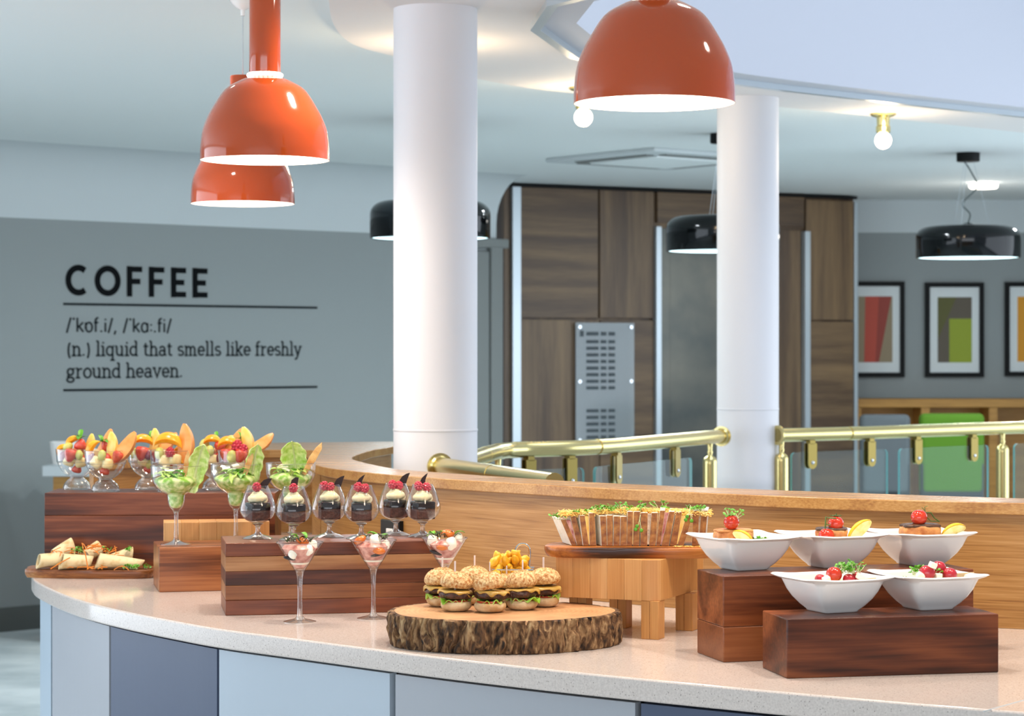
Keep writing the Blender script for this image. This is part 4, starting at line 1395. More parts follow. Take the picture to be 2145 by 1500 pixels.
# ------------------------------------------------------------------ fruit coupes on the tall dark block
ZK1 = ZC + H1
def lathe_thing_parts(t, parts):
    for nm, prof, m, sm in parts:
        b = MB(); b.lathe(prof, 40); b.obj(nm, m, t, smooth=sm)
def sm_prof(pts, n=4):
    return [(max(p.x, 0), p.y) for p in catmull([Vector((a, h, 0)) for a, h in pts], n)]
ORD6 = ['leftmost fruit coupe', 'second fruit coupe from left', 'third fruit coupe from left', 'fourth fruit coupe from left', 'fifth fruit coupe from left', 'rightmost fruit coupe']
cups = [(161, 6.575), (221, 6.475), (311, 6.575), (358, 6.475), (452, 6.575), (501, 6.475)]
coupe0 = None
for i, (px, D) in enumerate(cups):
    lab = 'glass fruit coupe on the tall dark block, ' + ['leftmost of six', 'second from left', 'third from left', 'behind the first salad glass', 'behind the middle salad glass', 'last on the right, mostly hidden'][i]
    if coupe0 is None:
        coupe0 = t = thing('fruit_coupe', lab, 'dessert glass', (XD(px, D), D, ZK1), 0, 'fruit coupes on the tall dark block')
        b = MB(); b.lathe([(0, .0), (.038, 0), (.040, .003)] + sm_prof([(.0395, .006), (.036, .016), (.028, .026), (.0205, .032), (.0195, .035)], 3) + [(0, .036)], 40); b.obj('foot', M_stem, t, smooth=60)
        b = MB(); b.lathe(sm_prof([(.0195, .0355), (.030, .042), (.043, .054), (.052, .068), (.0555, .078)], 4) + sm_prof([(.0575, .081), (.0585, .095), (.0605, .116)], 3), 48, fn=lambda a, z: 1 + (.012 * math.cos(12 * a) if .045 < z < .076 else 0)); b.obj('bowl', M_glassb, t, smooth=70)
        b = MB(); b.tube([(.0605 * math.cos(2 * PI * k / 48), .0605 * math.sin(2 * PI * k / 48), .116) for k in range(48)], .0010, 6, closed=True); b.obj('rim', M_stem, t)
        b = MB(); b.tube([(.0565 * math.cos(2 * PI * k / 48), .0565 * math.sin(2 * PI * k / 48), .0795) for k in range(48)], .0014, 6, closed=True); b.obj('ridge', M_stem, t)
    else:
        t = copy_tree(coupe0)
        t.location = (XD(px, D), D, ZK1)
        t['label'] = lab
PROTO = {}
def piece(kind):
    """mesh data of one fruit piece, shared by its copies"""
    if kind in PROTO:
        return PROTO[kind]
    if kind == 'melon': b, m = wedge(.085, .028, .026, .22), M_melon
    elif kind == 'galia': b, m = wedge(.072, .026, .026, .18), M_honey
    elif kind == 'orange': b, m = segment(.040, .024, .020), M_orangef
    elif kind == 'grape':
        b = MB(); b.ball((0, 0, 0), (.0098, .0098, .0128), 16, 10); m = M_grape
    elif kind == 'dark':
        b = MB(); b.ball((0, 0, 0), (.0105, .0105, .0128), 16, 10); m = M_dgrape
    elif kind == 'straw':
        b = MB(); b.lathe(sm_prof([(0, -.017), (.007, -.012), (.013, 0), (.014, .008), (.010, .013), (0, .014)], 3), 16); m = M_straw
    elif kind == 'rasp': b, m = raspberry_mesh(.0105), M_rasp
    elif kind == 'chunk':
        b = MB(); b.ball((0, 0, 0), (.0135, .0115, .0125), 14, 10, fn=lambda v: 1 / (abs(v.x) ** 5 + abs(v.y) ** 5 + abs(v.z) ** 5) ** .17); m = M_pale
    elif kind == 'mint':
        b = MB()
        for k, (a, tl, L) in enumerate(((0, 10, .024), (60, 62, .022), (180, 65, .026), (280, 55, .018), (120, 40, .017))):
            lf_ = leafmesh(L, L * .28, .5, .0006, 8, 4, k, .25)
            M = rotm(0, 0, a) @ rotm(-tl, 0, 0)
            b.add([M @ v for v in lf_.v], lf_.f)
        b.tube([(0, 0, -.014), (0, 0, .004)], .0009, 5); m = M_leaf
    o = b.obj('proto', m, smooth=50, bevel=0)
    me = o.data
    bpy.data.objects.remove(o)
    PROTO[kind] = me
    return me
FN = {'melon': ('melon_wedge', 'orange cantaloupe wedge', 'fruit'), 'galia': ('melon_wedge', 'yellow melon wedge', 'fruit'), 'orange': ('orange_segment', 'orange segment', 'fruit'), 'grape': ('grape', 'green grape', 'fruit'),
      'dark': ('grape', 'dark red grape', 'fruit'), 'straw': ('strawberry', 'strawberry', 'fruit'), 'rasp': ('raspberry', 'raspberry', 'fruit'), 'chunk': ('melon_chunk', 'pale melon chunk', 'fruit'), 'mint': ('mint_sprig', 'mint sprig', 'herb')}
def put(kind, loc, rot=(0, 0, 0), s=1, label=None, group=None):
    nm, base, cat = FN[kind]
    o = bpy.data.objects.new(nm, piece(kind))
    sc.collection.objects.link(o)
    o.location = loc
    o.rotation_euler = tuple(R(a) for a in rot)
    o.scale = (s, s, s)
    return tag(o, label, cat, group)
# (kind, x mm, height mm, depth mm, tilt about y, tilt about z, scale, where)
FRUIT = [
 [('mint', 10, 146, 0, 0, 0, 1.15, 'on top'), ('straw', 12, 127, -14, 70, 0, 1.0, 'on top, cut side out'), ('orange', -9, 129, 6, -35, 10, 1.0, 'at the back'), ('grape', -24, 122, -12, 60, 0, 1.1, 'high at the left'), ('orange', -36, 108, -10, -30, 0, .9, 'low at the left edge'),
  ('straw', -12, 99, -36, 15, 0, 1.15, 'low behind the glass'), ('dark', -36, 96, -22, 20, 0, 1.0, 'at the left'), ('galia', 33, 126, 4, 18, 0, .85, 'standing at the right'), ('grape', 14, 100, -40, 0, 0, 1.0, 'behind the glass'), ('chunk', -18, 82, -26, 20, 30, 1, 'in the lower bowl'), ('chunk', 14, 78, -22, -10, 10, 1, 'low at the right'), ('straw', 0, 58, -4, 80, 0, .8, 'at the bottom')],
 [('orange', -23, 118, -20, -62, 10, 1.15, 'at the left'), ('galia', 15, 128, -4, 4, 0, 1.0, 'upright in the middle'), ('melon', 46, 122, -12, 42, 0, 1.25, 'leaning far out to the right'), ('grape', -3, 104, -40, 10, 0, 1.05, 'in front behind the glass'), ('dark', -38, 95, -24, 30, 0, 1.1, 'at the left'), ('straw', 1, 128, 10, 20, 0, 1.0, 'in the middle'),
  ('straw', 38, 99, -24, 25, 0, 1.0, 'at the right'), ('mint', -8, 140, 4, -15, 40, .9, 'on top'), ('chunk', -22, 84, -24, 35, 10, 1.1, 'in the lower bowl'), ('chunk', 10, 80, -26, 5, 30, 1.0, 'low in the middle'), ('melon', -10, 132, 22, 28, 0, 1.0, 'rising at the back'), ('straw', -2, 58, -4, 80, 0, .8, 'at the bottom')],
 [('orange', -38, 126, -8, -40, 0, 1.1, 'at the left edge'), ('orange', -14, 128, -14, 5, 20, 1.25, 'in the middle'), ('galia', 15, 136, 0, 6, 0, .95, 'upright'), ('melon', 44, 132, 8, 52, 0, .95, 'leaning right'), ('grape', -38, 105, -24, 10, 0, 1.1, 'at the left'), ('straw', -13, 105, -38, 10, 0, 1.2, 'behind the glass'), ('mint', 3, 148, 12, 10, 0, .9, 'on top'), ('dark', 6, 100, -40, 0, 0, 1.0, 'low in the middle'), ('chunk', -10, 82, -24, 20, 20, 1, 'in the lower bowl'), ('grape', 8, 74, -26, 30, 0, 1, 'in the lower bowl'), ('straw', 0, 58, -4, 80, 0, .8, 'at the bottom')],
 [('orange', -5, 126, -18, 6, 0, 1.7, 'wide on top'), ('grape', -28, 109, -32, 10, 0, 1.2, 'at the left'), ('rasp', 4, 112, -42, 0, 0, 1.1, 'in front'), ('melon', 34, 126, -8, 6, 0, 1.35, 'tall and upright'), ('mint', 12, 142, 0, 0, 30, .95, 'on top'), ('dark', -42, 99, -14, 20, 0, 1.1, 'at the left edge'), ('chunk', -12, 88, -28, 15, 10, 1.1, 'low at the left'), ('chunk', 16, 92, -30, 5, 35, 1.1, 'low in the middle'), ('orange', 14, 78, -20, 0, 0, 1, 'in the lower bowl')],
 [('grape', -33, 130, 0, 40, 0, 1.2, 'high at the left'), ('orange', -8, 130, -14, 0, 0, 1.1, 'on top'), ('galia', 23, 138, 0, 62, 0, .75, 'lying on top'), ('melon', 48, 140, 6, 40, 0, .9, 'leaning right'), ('rasp', -33, 110, -26, 0, 0, 1.3, 'at the left'), ('straw', 13, 121, -14, 10, 0, 1.0, 'in the middle'), ('mint', 2, 146, 10, -10, 0, .9, 'on top'), ('grape', -12, 112, -38, 0, 0, 1.1, 'behind the glass'), ('chunk', -6, 86, -26, 10, 20, 1.1, 'in the lower bowl'), ('dark', 16, 90, -30, 0, 0, 1, 'in the lower bowl')],
 [('orange', -30, 126, -14, 0, 0, 1.25, 'at the left'), ('rasp', -2, 127, -24, 0, 0, 1.4, 'on top in front'), ('rasp', 12, 118, -30, 30, 0, 1.3, 'below the top one'), ('straw', -34, 104, -24, 0, 0, 1.1, 'at the left'), ('grape', -16, 99, -42, 10, 0, 1.35, 'in front'), ('straw', 8, 102, -40, 20, 0, 1.1, 'behind the glass'), ('galia', 20, 138, 0, -10, 0, 1.1, 'upright'), ('melon', 58, 138, -4, 58, 0, .95, 'leaning far right'), ('mint', 6, 146, 12, 0, 50, 1.0, 'on top'), ('chunk', 0, 80, -24, 10, 15, 1.1, 'in the lower bowl')],
]
random.seed(4)
for spec in FRUIT:
    for k, (kd, nm) in enumerate((('orange', 'deep in the right back'), ('chunk', 'at the left back'), ('melon', 'across the back'), ('straw', 'deep in the middle'))):
        spec.append((kd, [26, -26, 0, 4][k] + random.uniform(-4, 4), [104, 100, 112, 88][k], [14, 10, 22, -8][k], [20, 10, 80, 60][k], random.uniform(-20, 20), [1.1, 1.2, .7, 1.1][k], nm))
for i, spec in enumerate(FRUIT):
    px, D = cups[i]
    for kind, x, h, d, ty, tz, s_, where in spec:
        put(kind, (XD(px, D) + x / 1000, D + d / 1000, ZK1 + h / 1000), (0, ty, tz), s_ * 1.15, '%s %s in the %s' % (FN[kind][1], where, ORD6[i]))

# ------------------------------------------------------------------ margarita glasses of salad on the low brown block
ZK2 = ZC + H2
sal = [(369, 5.945), (494, 6.02), (609, 6.075)]
SALN = ['left salad glass', 'middle salad glass', 'right salad glass']
mg0 = None
for i, (px, D) in enumerate(sal):
    lab = 'stemmed wide glass of green salad, ' + ['left of the three on the low brown block', 'middle of the three on the low brown block', 'right of the three, behind the second snifter'][i]
    if mg0 is None:
        mg0 = t = thing('margarita_glass', lab, 'stemmed glass', (XD(px, D), D, ZK2), 0, 'salad glasses on the low brown block')
        b = MB(); b.lathe([(.0415, .0004), (.0415, .0015)] + sm_prof([(.03, .005), (.012, .010), (.0066, .0155)], 4), 40); b.obj('foot', M_glassb, t, smooth=60)
        b = MB(); b.lathe([(0, .003), (.010, .0035), (.0075, .012)] + sm_prof([(.0062, .018), (.0052, .05), (.0055, .078), (.009, .088)], 4) + [(0, .0885)], 36); b.obj('stem', M_stem, t, smooth=60)
        b = MB(); b.lathe(sm_prof([(.009, .089), (.017, .098), (.0215, .112), (.0235, .128), (.026, .131), (.042, .140), (.057, .156), (.0645, .176), (.0665, .205)], 4), 48); b.obj('bowl', M_glass, t, smooth=80)
        b = MB(); b.tube([(.0665 * math.cos(2 * PI * k / 48), .0665 * math.sin(2 * PI * k / 48), .205) for k in range(48)], .0010, 6, closed=True); b.obj('rim', M_stem, t)
    else:
        t = copy_tree(mg0); t.location = (XD(px, D), D, ZK2); t['label'] = lab
    o = Vector((XD(px, D), D, ZK2))
    # leaf bed
    b = MB(); b.lathe(sm_prof([(0, .094), (.014, .098), (.0195, .112), (.021, .127), (.024, .134), (.040, .143), (.054, .158), (.0575, .166), (.050, .174), (.03, .180), (0, .182)], 3), 40, fn=lambda a, z: 1 + .05 * math.sin(7 * a + z * 300) * math.cos(3 * a) - .05)
    tag(b.obj('salad_bed', mat('dressed_salad', '82b430', .35, col2='e2eaa8', nscale=60, nlo=.40, nhi=.60, sss=.2, bump=.6, bscale=110), None, tuple(o), smooth=60), 'dressed chopped salad filling the ' + SALN[i], 'salad')
    random.seed(20 + i)
    for k in range(12):
        a = random.uniform(0, 2 * PI)
        rr = random.uniform(.008, .040)
        lm = leafmesh(random.uniform(.028, .042), .013, .9, .005, 8, 5, k, .5)
        ob = lm.obj('salad_leaf', [M_lettuce if k % 2 else M_leaf, M_stalk], None, (o.x + rr * math.cos(a), o.y + rr * math.sin(a) - .006, o.z + .174), rot=(R(random.uniform(-70, -20)), 0, R(random.uniform(0, 360))), smooth=70)
        solidify(ob, .0008)
        tag(ob, 'small green leaf lying on the salad in the ' + SALN[i], 'salad leaf', 'small leaves in the ' + SALN[i])
    for k in range(5):
        b = MB(); b.box((0, 0, 0), (random.uniform(.018, .03), .009, .0012))
        ob = b.obj('cheese_shaving', M_mozz, None, (o.x + random.uniform(-.03, .012), o.y + random.uniform(-.035, .01), o.z + .190 + .003 * k), rot=(R(random.uniform(-30, 30)), R(random.uniform(-25, 25)), R(random.uniform(-60, 60))))
        tag(ob, 'pale cheese shaving on top of the ' + SALN[i], 'cheese', 'cheese shavings on the ' + SALN[i])
    cfg = [((.040, -.006, .135), (-4, 12, 15), .132, .030), ((.038, .0, .14), (0, 8, 10), .125, .026), ((.014, .012, .150), (-6, -4, 0), .118, .040)][i]
    lm = leafmesh(cfg[2], cfg[3], -.35 if i < 2 else -.5, .004, 18, 9, i, .55)
    ob = lm.obj('cos_leaf', [M_cos, M_stalk], None, (o.x + cfg[0][0], o.y + cfg[0][1], o.z + cfg[0][2]), rot=tuple(R(a) for a in cfg[1]), smooth=80)
    solidify(ob, .0014)
    tag(ob, 'tall upright cos lettuce leaf in the ' + SALN[i], 'lettuce leaf')
    cfg = [((.024, -.022, .172), (4, 8, 8), .075, .0065), ((.024, -.022, .172), (0, 18, 8), .07, .008), ((.036, -.026, .176), (0, 30, 12), .098, .0095)][i]
    b = MB()
    L_, hw = cfg[2], cfg[3]
    poly = [(-hw * .6, 0), (hw * .6, 0), (hw, L_ * .5), (hw * .9, L_ * .85), (0, L_), (-hw * .7, L_ * .8), (-hw, L_ * .5)]
    n = len(poly)
    b.add([(p_[0], -.0025, p_[1]) for p_ in poly] + [(p_[0], .0025, p_[1]) for p_ in poly], [tuple(range(n)), tuple(range(n, 2 * n))[::-1]] + [(k, (k + 1) % n, n + (k + 1) % n, n + k) for k in range(n)])
    tag(b.obj('toast_slice', M_toast, None, tuple(o + Vector(cfg[0])), rot=tuple(R(a) for a in cfg[1]), bevel=.001, smooth=30), 'thin toasted bread slice standing in the ' + SALN[i], 'toast')

# ------------------------------------------------------------------ brandy snifters of chocolate cake
ZK4 = ZC + H4
sn = [(540, 5.475), (615, 5.432), (690, 5.52), (757, 5.475), (829, 5.575), (885.5, 5.52)]
SN = ['leftmost snifter', 'second snifter from left', 'third snifter from left', 'fourth snifter from left', 'fifth snifter from left, the rearmost', 'rightmost snifter']
sn0 = None
shards = [(.010, 25, .030, 1), (-.002, 8, .028, 1), (.018, 12, .029, 1), (-.008, 12, .034, 1), (.014, 14, .034, 1), (-.002, 8, .034, 1)]
rasps = [[(-.002, 0)], [(0, 0)], [(-.013, 0), (.002, .004)], [(-.008, 0), (.009, -.002)], [(-.008, 0), (.008, .006)], [(-.010, 0), (.010, .002)]]
for i, (px, D) in enumerate(sn):
    o = Vector((XD(px, D), D, ZK4))
    lab = 'round brandy snifter holding chocolate cake, ' + ['leftmost on the striped block', 'second from left on the striped block', 'third from left on the striped block', 'fourth from left on the striped block', 'fifth from left, set furthest back', 'rightmost on the striped block'][i]
    if sn0 is None:
        sn0 = t = thing('brandy_snifter', lab, 'stemmed glass', o, 0, 'cake snifters on the striped block')
        b = MB(); b.lathe([(.036, .0004), (.0365, .0015)] + sm_prof([(.026, .006), (.012, .0105), (.0064, .0155)], 4), 40); b.obj('foot', M_glassb, t, smooth=60)
        b = MB(); b.lathe([(0, .003), (.010, .0035), (.0072, .012)] + sm_prof([(.0058, .017), (.0052, .026), (.007, .031), (.014, .0365)], 4) + [(0, .038)], 36); b.obj('stem', M_stem, t, smooth=60)
        b = MB(); b.lathe(sm_prof([(.010, .0385), (.020, .041), (.033, .049), (.0415, .062), (.0435, .071), (.0415, .082), (.034, .104), (.0245, .1265)], 5), 48); b.obj('bowl', M_glass, t, smooth=80)
        b = MB(); b.tube([(.0245 * math.cos(2 * PI * k / 40), .0245 * math.sin(2 * PI * k / 40), .1265) for k in range(40)], .0008, 6, closed=True); b.obj('rim', M_stem, t)
        ck0 = c = thing('chocolate_cake', 'cake', 'cake', o, 0, 'cakes in the snifters')
        b = MB(); b.box((0, 0, .0575), (.047, .047, .027)); ob = b.obj('sponge', M_cake, c, bevel=.0025, bseg=2)
        b = MB(); b.box((0, 0, .0765), (.0484, .0484, .0200)); ob = b.obj('glaze', M_glaze, c, bevel=.004, bseg=3)
        b = MB()
        for k in range(5):
            ang = k * 2.3
        pts = []
        for k in range(90):
            t_ = k / 89
            a = t_ * 2 * PI * 3.4
            rr = .0175 * (1 - .75 * t_) * (1 + .05 * math.sin(a * 7))
            pts.append((rr * math.cos(a), rr * math.sin(a), .093 + .017 * t_))
        b.tube(pts, [.0085 * (1 - .3 * k / 89) * (1 + .13 * math.sin(k * 1.9)) for k in range(90)], 12)
        b.ball((0, 0, .094), (.017, .017, .010), 16, 8)
        for k in range(60):
            a = k * .55
        cr_ = b.obj('cream_swirl', M_cream, c, smooth=60)
    else:
        t = copy_tree(sn0); t.location = o; t['label'] = lab
        c = copy_tree(ck0); c.location = o
    c['label'] = 'chocolate cake cube with glaze and cream swirl in the ' + SN[i]
    c.rotation_euler.z = R([28, 20, 14, 6, 24, 24][i])
    for k, (rx, ry) in enumerate(rasps[i]):
        ob = bpy.data.objects.new('raspberry', piece('rasp')); sc.collection.objects.link(ob)
        ob.location = (o.x + rx, o.y - .006 + ry, o.z + .1235 - .003 * k)
        ob.rotation_euler = (R(30), R(20 * k), R(40 * i))
        tag(ob, ('raspberry on the cream of the ' if k == 0 else 'right hand raspberry on the cream of the ') + SN[i], 'fruit')
    x, tl, L_, _ = shards[i]
    b = MB()
    poly = [(-.008, 0), (.009, 0), (.0105, L_ * .5), (.0125, L_), (.004, L_ * .85), (-.004, L_ * .6), (-.0075, L_ * .3)] if i in (0, 2, 4) else ([(-.009, 0), (.009, 0), (.010, L_), (.002, L_ * .98), (-.006, L_ * .7)] if i == 1 else [(-.008, 0), (.007, 0), (.006, L_ * .5), (.0095, L_), (.004, L_ * .85), (-.003, L_ * .6), (-.0065, L_ * .3)])
    n = len(poly)
    b.add([(p_[0], -.001, p_[1]) for p_ in poly] + [(p_[0], .001, p_[1]) for p_ in poly], [tuple(range(n)), tuple(range(n, 2 * n))[::-1]] + [(k, (k + 1) % n, n + (k + 1) % n, n + k) for k in range(n)])
    tag(b.obj('chocolate_shard', M_choc, None, (o.x + x, o.y + .007, o.z + .122), rot=(0, R(tl), 0), smooth=0), 'dark chocolate shard standing in the cream of the ' + SN[i], 'chocolate')

# ------------------------------------------------------------------ martini glasses of mozzarella salad
mart = [(628, 5.222), (782, 5.285), (931.5, 5.345)]
MN = ['left martini glass', 'middle martini glass', 'right martini glass']
mt0 = None
for i, (px, D) in enumerate(mart):
    o = Vector((XD(px, D), D, ZC))
    lab = 'tall martini glass of mozzarella and ham salad, ' + ['left of the three before the striped block', 'middle of the three before the striped block', 'right of the three, behind the sliders'][i]
    if mt0 is None:
        mt0 = t = thing('martini_glass', lab, 'stemmed glass', o, 0, 'martini glasses in front of the striped block')
        b = MB(); b.lathe([(.0375, .0004), (.0375, .0014)] + sm_prof([(.028, .004), (.013, .008), (.0072, .0135)], 4), 40); b.obj('foot', M_glassb, t, smooth=60)
        b = MB(); b.lathe([(0, .002), (.009, .0025), (.0075, .011)] + sm_prof([(.0064, .017), (.0055, .035), (.0052, .07), (.0065, .098), (.0092, .112), (.0125, .119)], 4) + [(0, .121)], 36); b.obj('stem', M_stem, t, smooth=60)
        b = MB(); b.lathe([(.0128, .1195), (.0205, .131), (.0345, .1525), (.0535, .1815)], 48); b.obj('bowl', M_glass, t, smooth=80)
        b = MB(); b.tube([(.0535 * math.cos(2 * PI * k / 48), .0535 * math.sin(2 * PI * k / 48), .1815) for k in range(48)], .0009, 6, closed=True); b.obj('rim', M_stem, t)
    else:
        t = copy_tree(mt0); t.location = o; t['label'] = lab
    def at(x, y, z):
        return (o.x + x, o.y + y, o.z + z)
    b = MB(); b.lathe([(0, .122), (.0105, .123), (.0190, .133), (.0315, .151), (.0425, .168), (.036, .176), (0, .179)], 36, fn=lambda a, z: .97 + .03 * math.sin(5 * a + 200 * z))
    tag(b.obj('cured_ham', M_ham, None, at(0, 0, 0), smooth=50), 'folded pink cured ham slices filling the ' + MN[i], 'ham')
    b = MB(); b.lathe([(.0190, .1318), (.0203, .1330), (.0223, .1363), (.0195, .136)], 30, fn=lambda a, z: 1 + .02 * math.sin(4 * a + i))
    tag(b.obj('dressing_ring', M_mozz, None, at(0, 0, .0), smooth=50), 'white dressing layer low in the ' + MN[i], 'dressing')
    spots = [[(-.012, -.027, .160, .012, 0), (.022, -.024, .166, .011, 0), (.031, -.010, .176, .010, 0)],
             [(-.027, -.010, .167, .010, 0), (.006, -.022, .182, .0135, 0), (.029, -.014, .171, .010, 0)],
             [(-.028, -.016, .176, .0125, 0), (.016, -.030, .171, .0135, 0), (.031, -.006, .181, .0115, 0)]][i]
    for k, (x, y, z, r_, _) in enumerate(spots):
        b = MB(); b.ball((0, 0, 0), (r_, r_ * .85, r_ * 1.15), 16, 10, fn=lambda d: 1 + .08 * math.sin(3 * d.x + 5 * d.z + k))
        tag(b.obj('mozzarella_ball', M_mozz, None, at(x, y, z), smooth=80), ['left', 'middle', 'right'][k] + ' mozzarella ball in the ' + MN[i], 'cheese')
    tom = [[(.006, -.006, .186, 20)], [(-.030, -.016, .183, -30), (.014, -.031, .160, 10)], [(.008, -.010, .193, 5), (-.004, -.030, .163, 0)]][i]
    for k, (x, y, z, tl) in enumerate(tom):
        b = MB(); b.ball((0, 0, 0), (.016, .012, .009), 16, 10)
        tag(b.obj('tomato_piece', mat('orange_tomato', 'c9541a', .2, coat=.3, col2='d97a2c', nscale=40), None, at(x, y, z), rot=(0, R(tl), 0), smooth=80), ['orange tomato piece on top of the ', 'orange tomato piece behind the glass of the '][k] + MN[i], 'tomato')
    b = MB(); b.ball((0, 0, 0), (.016, .006, .0045), 14, 8)
    tag(b.obj('olive_slice', mat('black_olive', '2a201e', .3), None, at([-.020, .010, -.020][i], [-.022, -.026, -.024][i], [.147, .150, .149][i]), rot=(0, R([10, -12, 20][i]), 0), smooth=80), 'dark olive slice against the glass of the ' + MN[i], 'olive')
    random.seed(40 + i)
    b = MB()
    for k in range(7):
        lf_ = leafmesh(random.uniform(.018, .026), .0065, .6, .0012, 7, 4, k, .3)
        M = rotm(0, 0, random.uniform(0, 360)) @ rotm(random.uniform(-75, -30), 0, 0)
        q = Vector((random.uniform(-.024, .024), random.uniform(-.02, .006), .188 + random.uniform(0, .006)))
        nb = len(b.v)
        b.add([M @ v + q for v in lf_.v], lf_.f, 0 if k % 3 else 1)
    for k in range(26):
        a = random.uniform(0, 2 * PI)
        q = Vector((random.uniform(-.03, .03), random.uniform(-.026, .006), .184))
        b.tube([q, q + Vector((math.cos(a) * .009, math.sin(a) * .005, .010)), q + Vector((math.cos(a) * .018, math.sin(a) * .01, .007))], .0007, 4, 1)
    ob = b.obj('herb_garnish', [M_leaf, M_leafd], None, tuple(o), smooth=60)
    solidify(ob, .0006)
    tag(ob, 'green and purple herb leaves heaped on the ' + MN[i], 'herbs')

# ------------------------------------------------------------------ sliders on the tree slice
def make_slider():
    t = thing('slider', 'slider', 'burger', (0, 0, 0), 0, 'sliders on the tree slice')
    b = MB(); b.lathe(sm_prof([(0, 0), (.022, .0005), (.032, .006), (.035, .013), (.033, .019), (.028, .0205), (0, .021)], 3), 32, fn=lambda a, z: 1 + .02 * math.sin(3 * a)); b.obj('bottom_bun', M_bunb, t, smooth=70)
    b = MB()
    vs, fs = [], []
    n = 72
    for j, r_ in enumerate((.020, .029, .034)):
        for k in range(n):
            a = 2 * PI * k / n
            q_ = 1 + (.13 * max(0, math.sin(2 * a + .7)) + .03 * math.sin(5 * a)) * j
            vs.append((r_ * math.cos(a) * q_, r_ * math.sin(a) * q_, .0255 + (.0022 * math.sin(11 * a) + .0016 * math.sin(7 * a + 1)) * j - .0012 * j))
    for j in range(2):
        for k in range(n):
            fs.append((j * n + k, j * n + (k + 1) % n, (j + 1) * n + (k + 1) % n, (j + 1) * n + k))
    b.add(vs, fs); solidify(b.obj('lettuce', M_lettuce, t, smooth=80), .0012)
    b = MB(); b.lathe([(0, .0205), (.029, .0205), (.0305, .0225), (.029, .0245), (0, .0245)], 28); b.obj('tomato_slice', M_tomslice, t, smooth=50)
    b = MB(); b.lathe(sm_prof([(0, .027), (.029, .0265), (.037, .031), (.0385, .037), (.035, .0425), (.02, .0435), (0, .0435)], 3), 40, fn=lambda a, z: 1 + .03 * math.sin(7 * a + z * 400) + .02 * math.sin(13 * a)); b.obj('patty', M_patty, t, smooth=70)
    b = MB()
    vs, fs = [], []
    n = 60
    for j, q in enumerate((0, .35, .7, .85, 1.0)):
        for k in range(n):
            a = 2 * PI * k / n
            drip = .5 + .5 * math.sin(3 * a + 1) * math.sin(5 * a + .4)
            r_ = min(q, .85) / .85 * .0375 + (.0025 if q == 1 else 0)
            z = .0448 - (.0015 if q == .85 else 0) - ((.002 + .011 * drip ** 2) if q == 1 else 0)
            vs.append((r_ * math.cos(a), r_ * math.sin(a), z + (.0003 * math.sin(6 * a) if q else 0)))
    for j in range(4):
        for k in range(n):
            fs.append((j * n + k, j * n + (k + 1) % n, (j + 1) * n + (k + 1) % n, (j + 1) * n + k))
    b.add(vs, fs); ch = b.obj('cheese_slice', M_cheese, t, smooth=80); solidify(ch, .0022)
    b = MB(); b.lathe(sm_prof([(0, 0), (.026, .0), (.034, .004), (.0375, .010), (.035, .020), (.027, .029), (.014, .0345), (0, .0355)], 4), 40, fn=lambda a, z: 1 + .02 * math.sin(2 * a + 1) + .012 * math.sin(5 * a)); top = b.obj('top_bun', M_bun, t, (0, 0, .0455), smooth=70)
    random.seed(9)
    b = MB()
    for k in range(230):
        a, q = random.uniform(0, 2 * PI), random.uniform(0, 1) ** .6
        r_ = .034 * q
        z = .0358 * math.sqrt(max(.02, 1 - (r_ / .0385) ** 2.3))
        M = rotm(random.uniform(-30, 30), random.uniform(-30, 30), random.uniform(0, 360))
        b.ball((r_ * math.cos(a), r_ * math.sin(a), z), (.0034, .0020, .0009), 6, 4, M)
    stuff(b.obj('oat_flakes', M_seed, top, smooth=80))
    b = MB(); b.box((0, 0, .052), (.0042, .0022, .062)); b.obj('pick', M_stick, t, (.002, 0, .024), bevel=.0006)
    return t
def zs(px, D):
    return (XD(px, D), D, ZS + .0006)
sl = [(925, 4.935, 10, 0, (-3, -4), 'leftmost slider on the tree slice, mostly behind its neighbour'),
      (955, 4.845, 200, 0, (-5, 5), 'second slider from left, front row, cheese melting over the patty'),
      (1026, 4.825, 90, 0, (-6, -9), 'front middle slider with a tilted bun and tomato slice showing'),
      (1094, 4.872, 300, 0, (-4, -6), 'front right slider with a lettuce frill sticking out to the right'),
      (1140, 4.93, 150, 0, (-4, -4), 'rightmost slider on the tree slice'),
      (993, 4.975, 40, 0, (0, 0), 'rear slider standing behind the front middle one'),
      (1062, 4.945, 250, 0, (0, 8), 'rear slider half hidden behind the front right one, before the fries basket')]
s0 = make_slider()
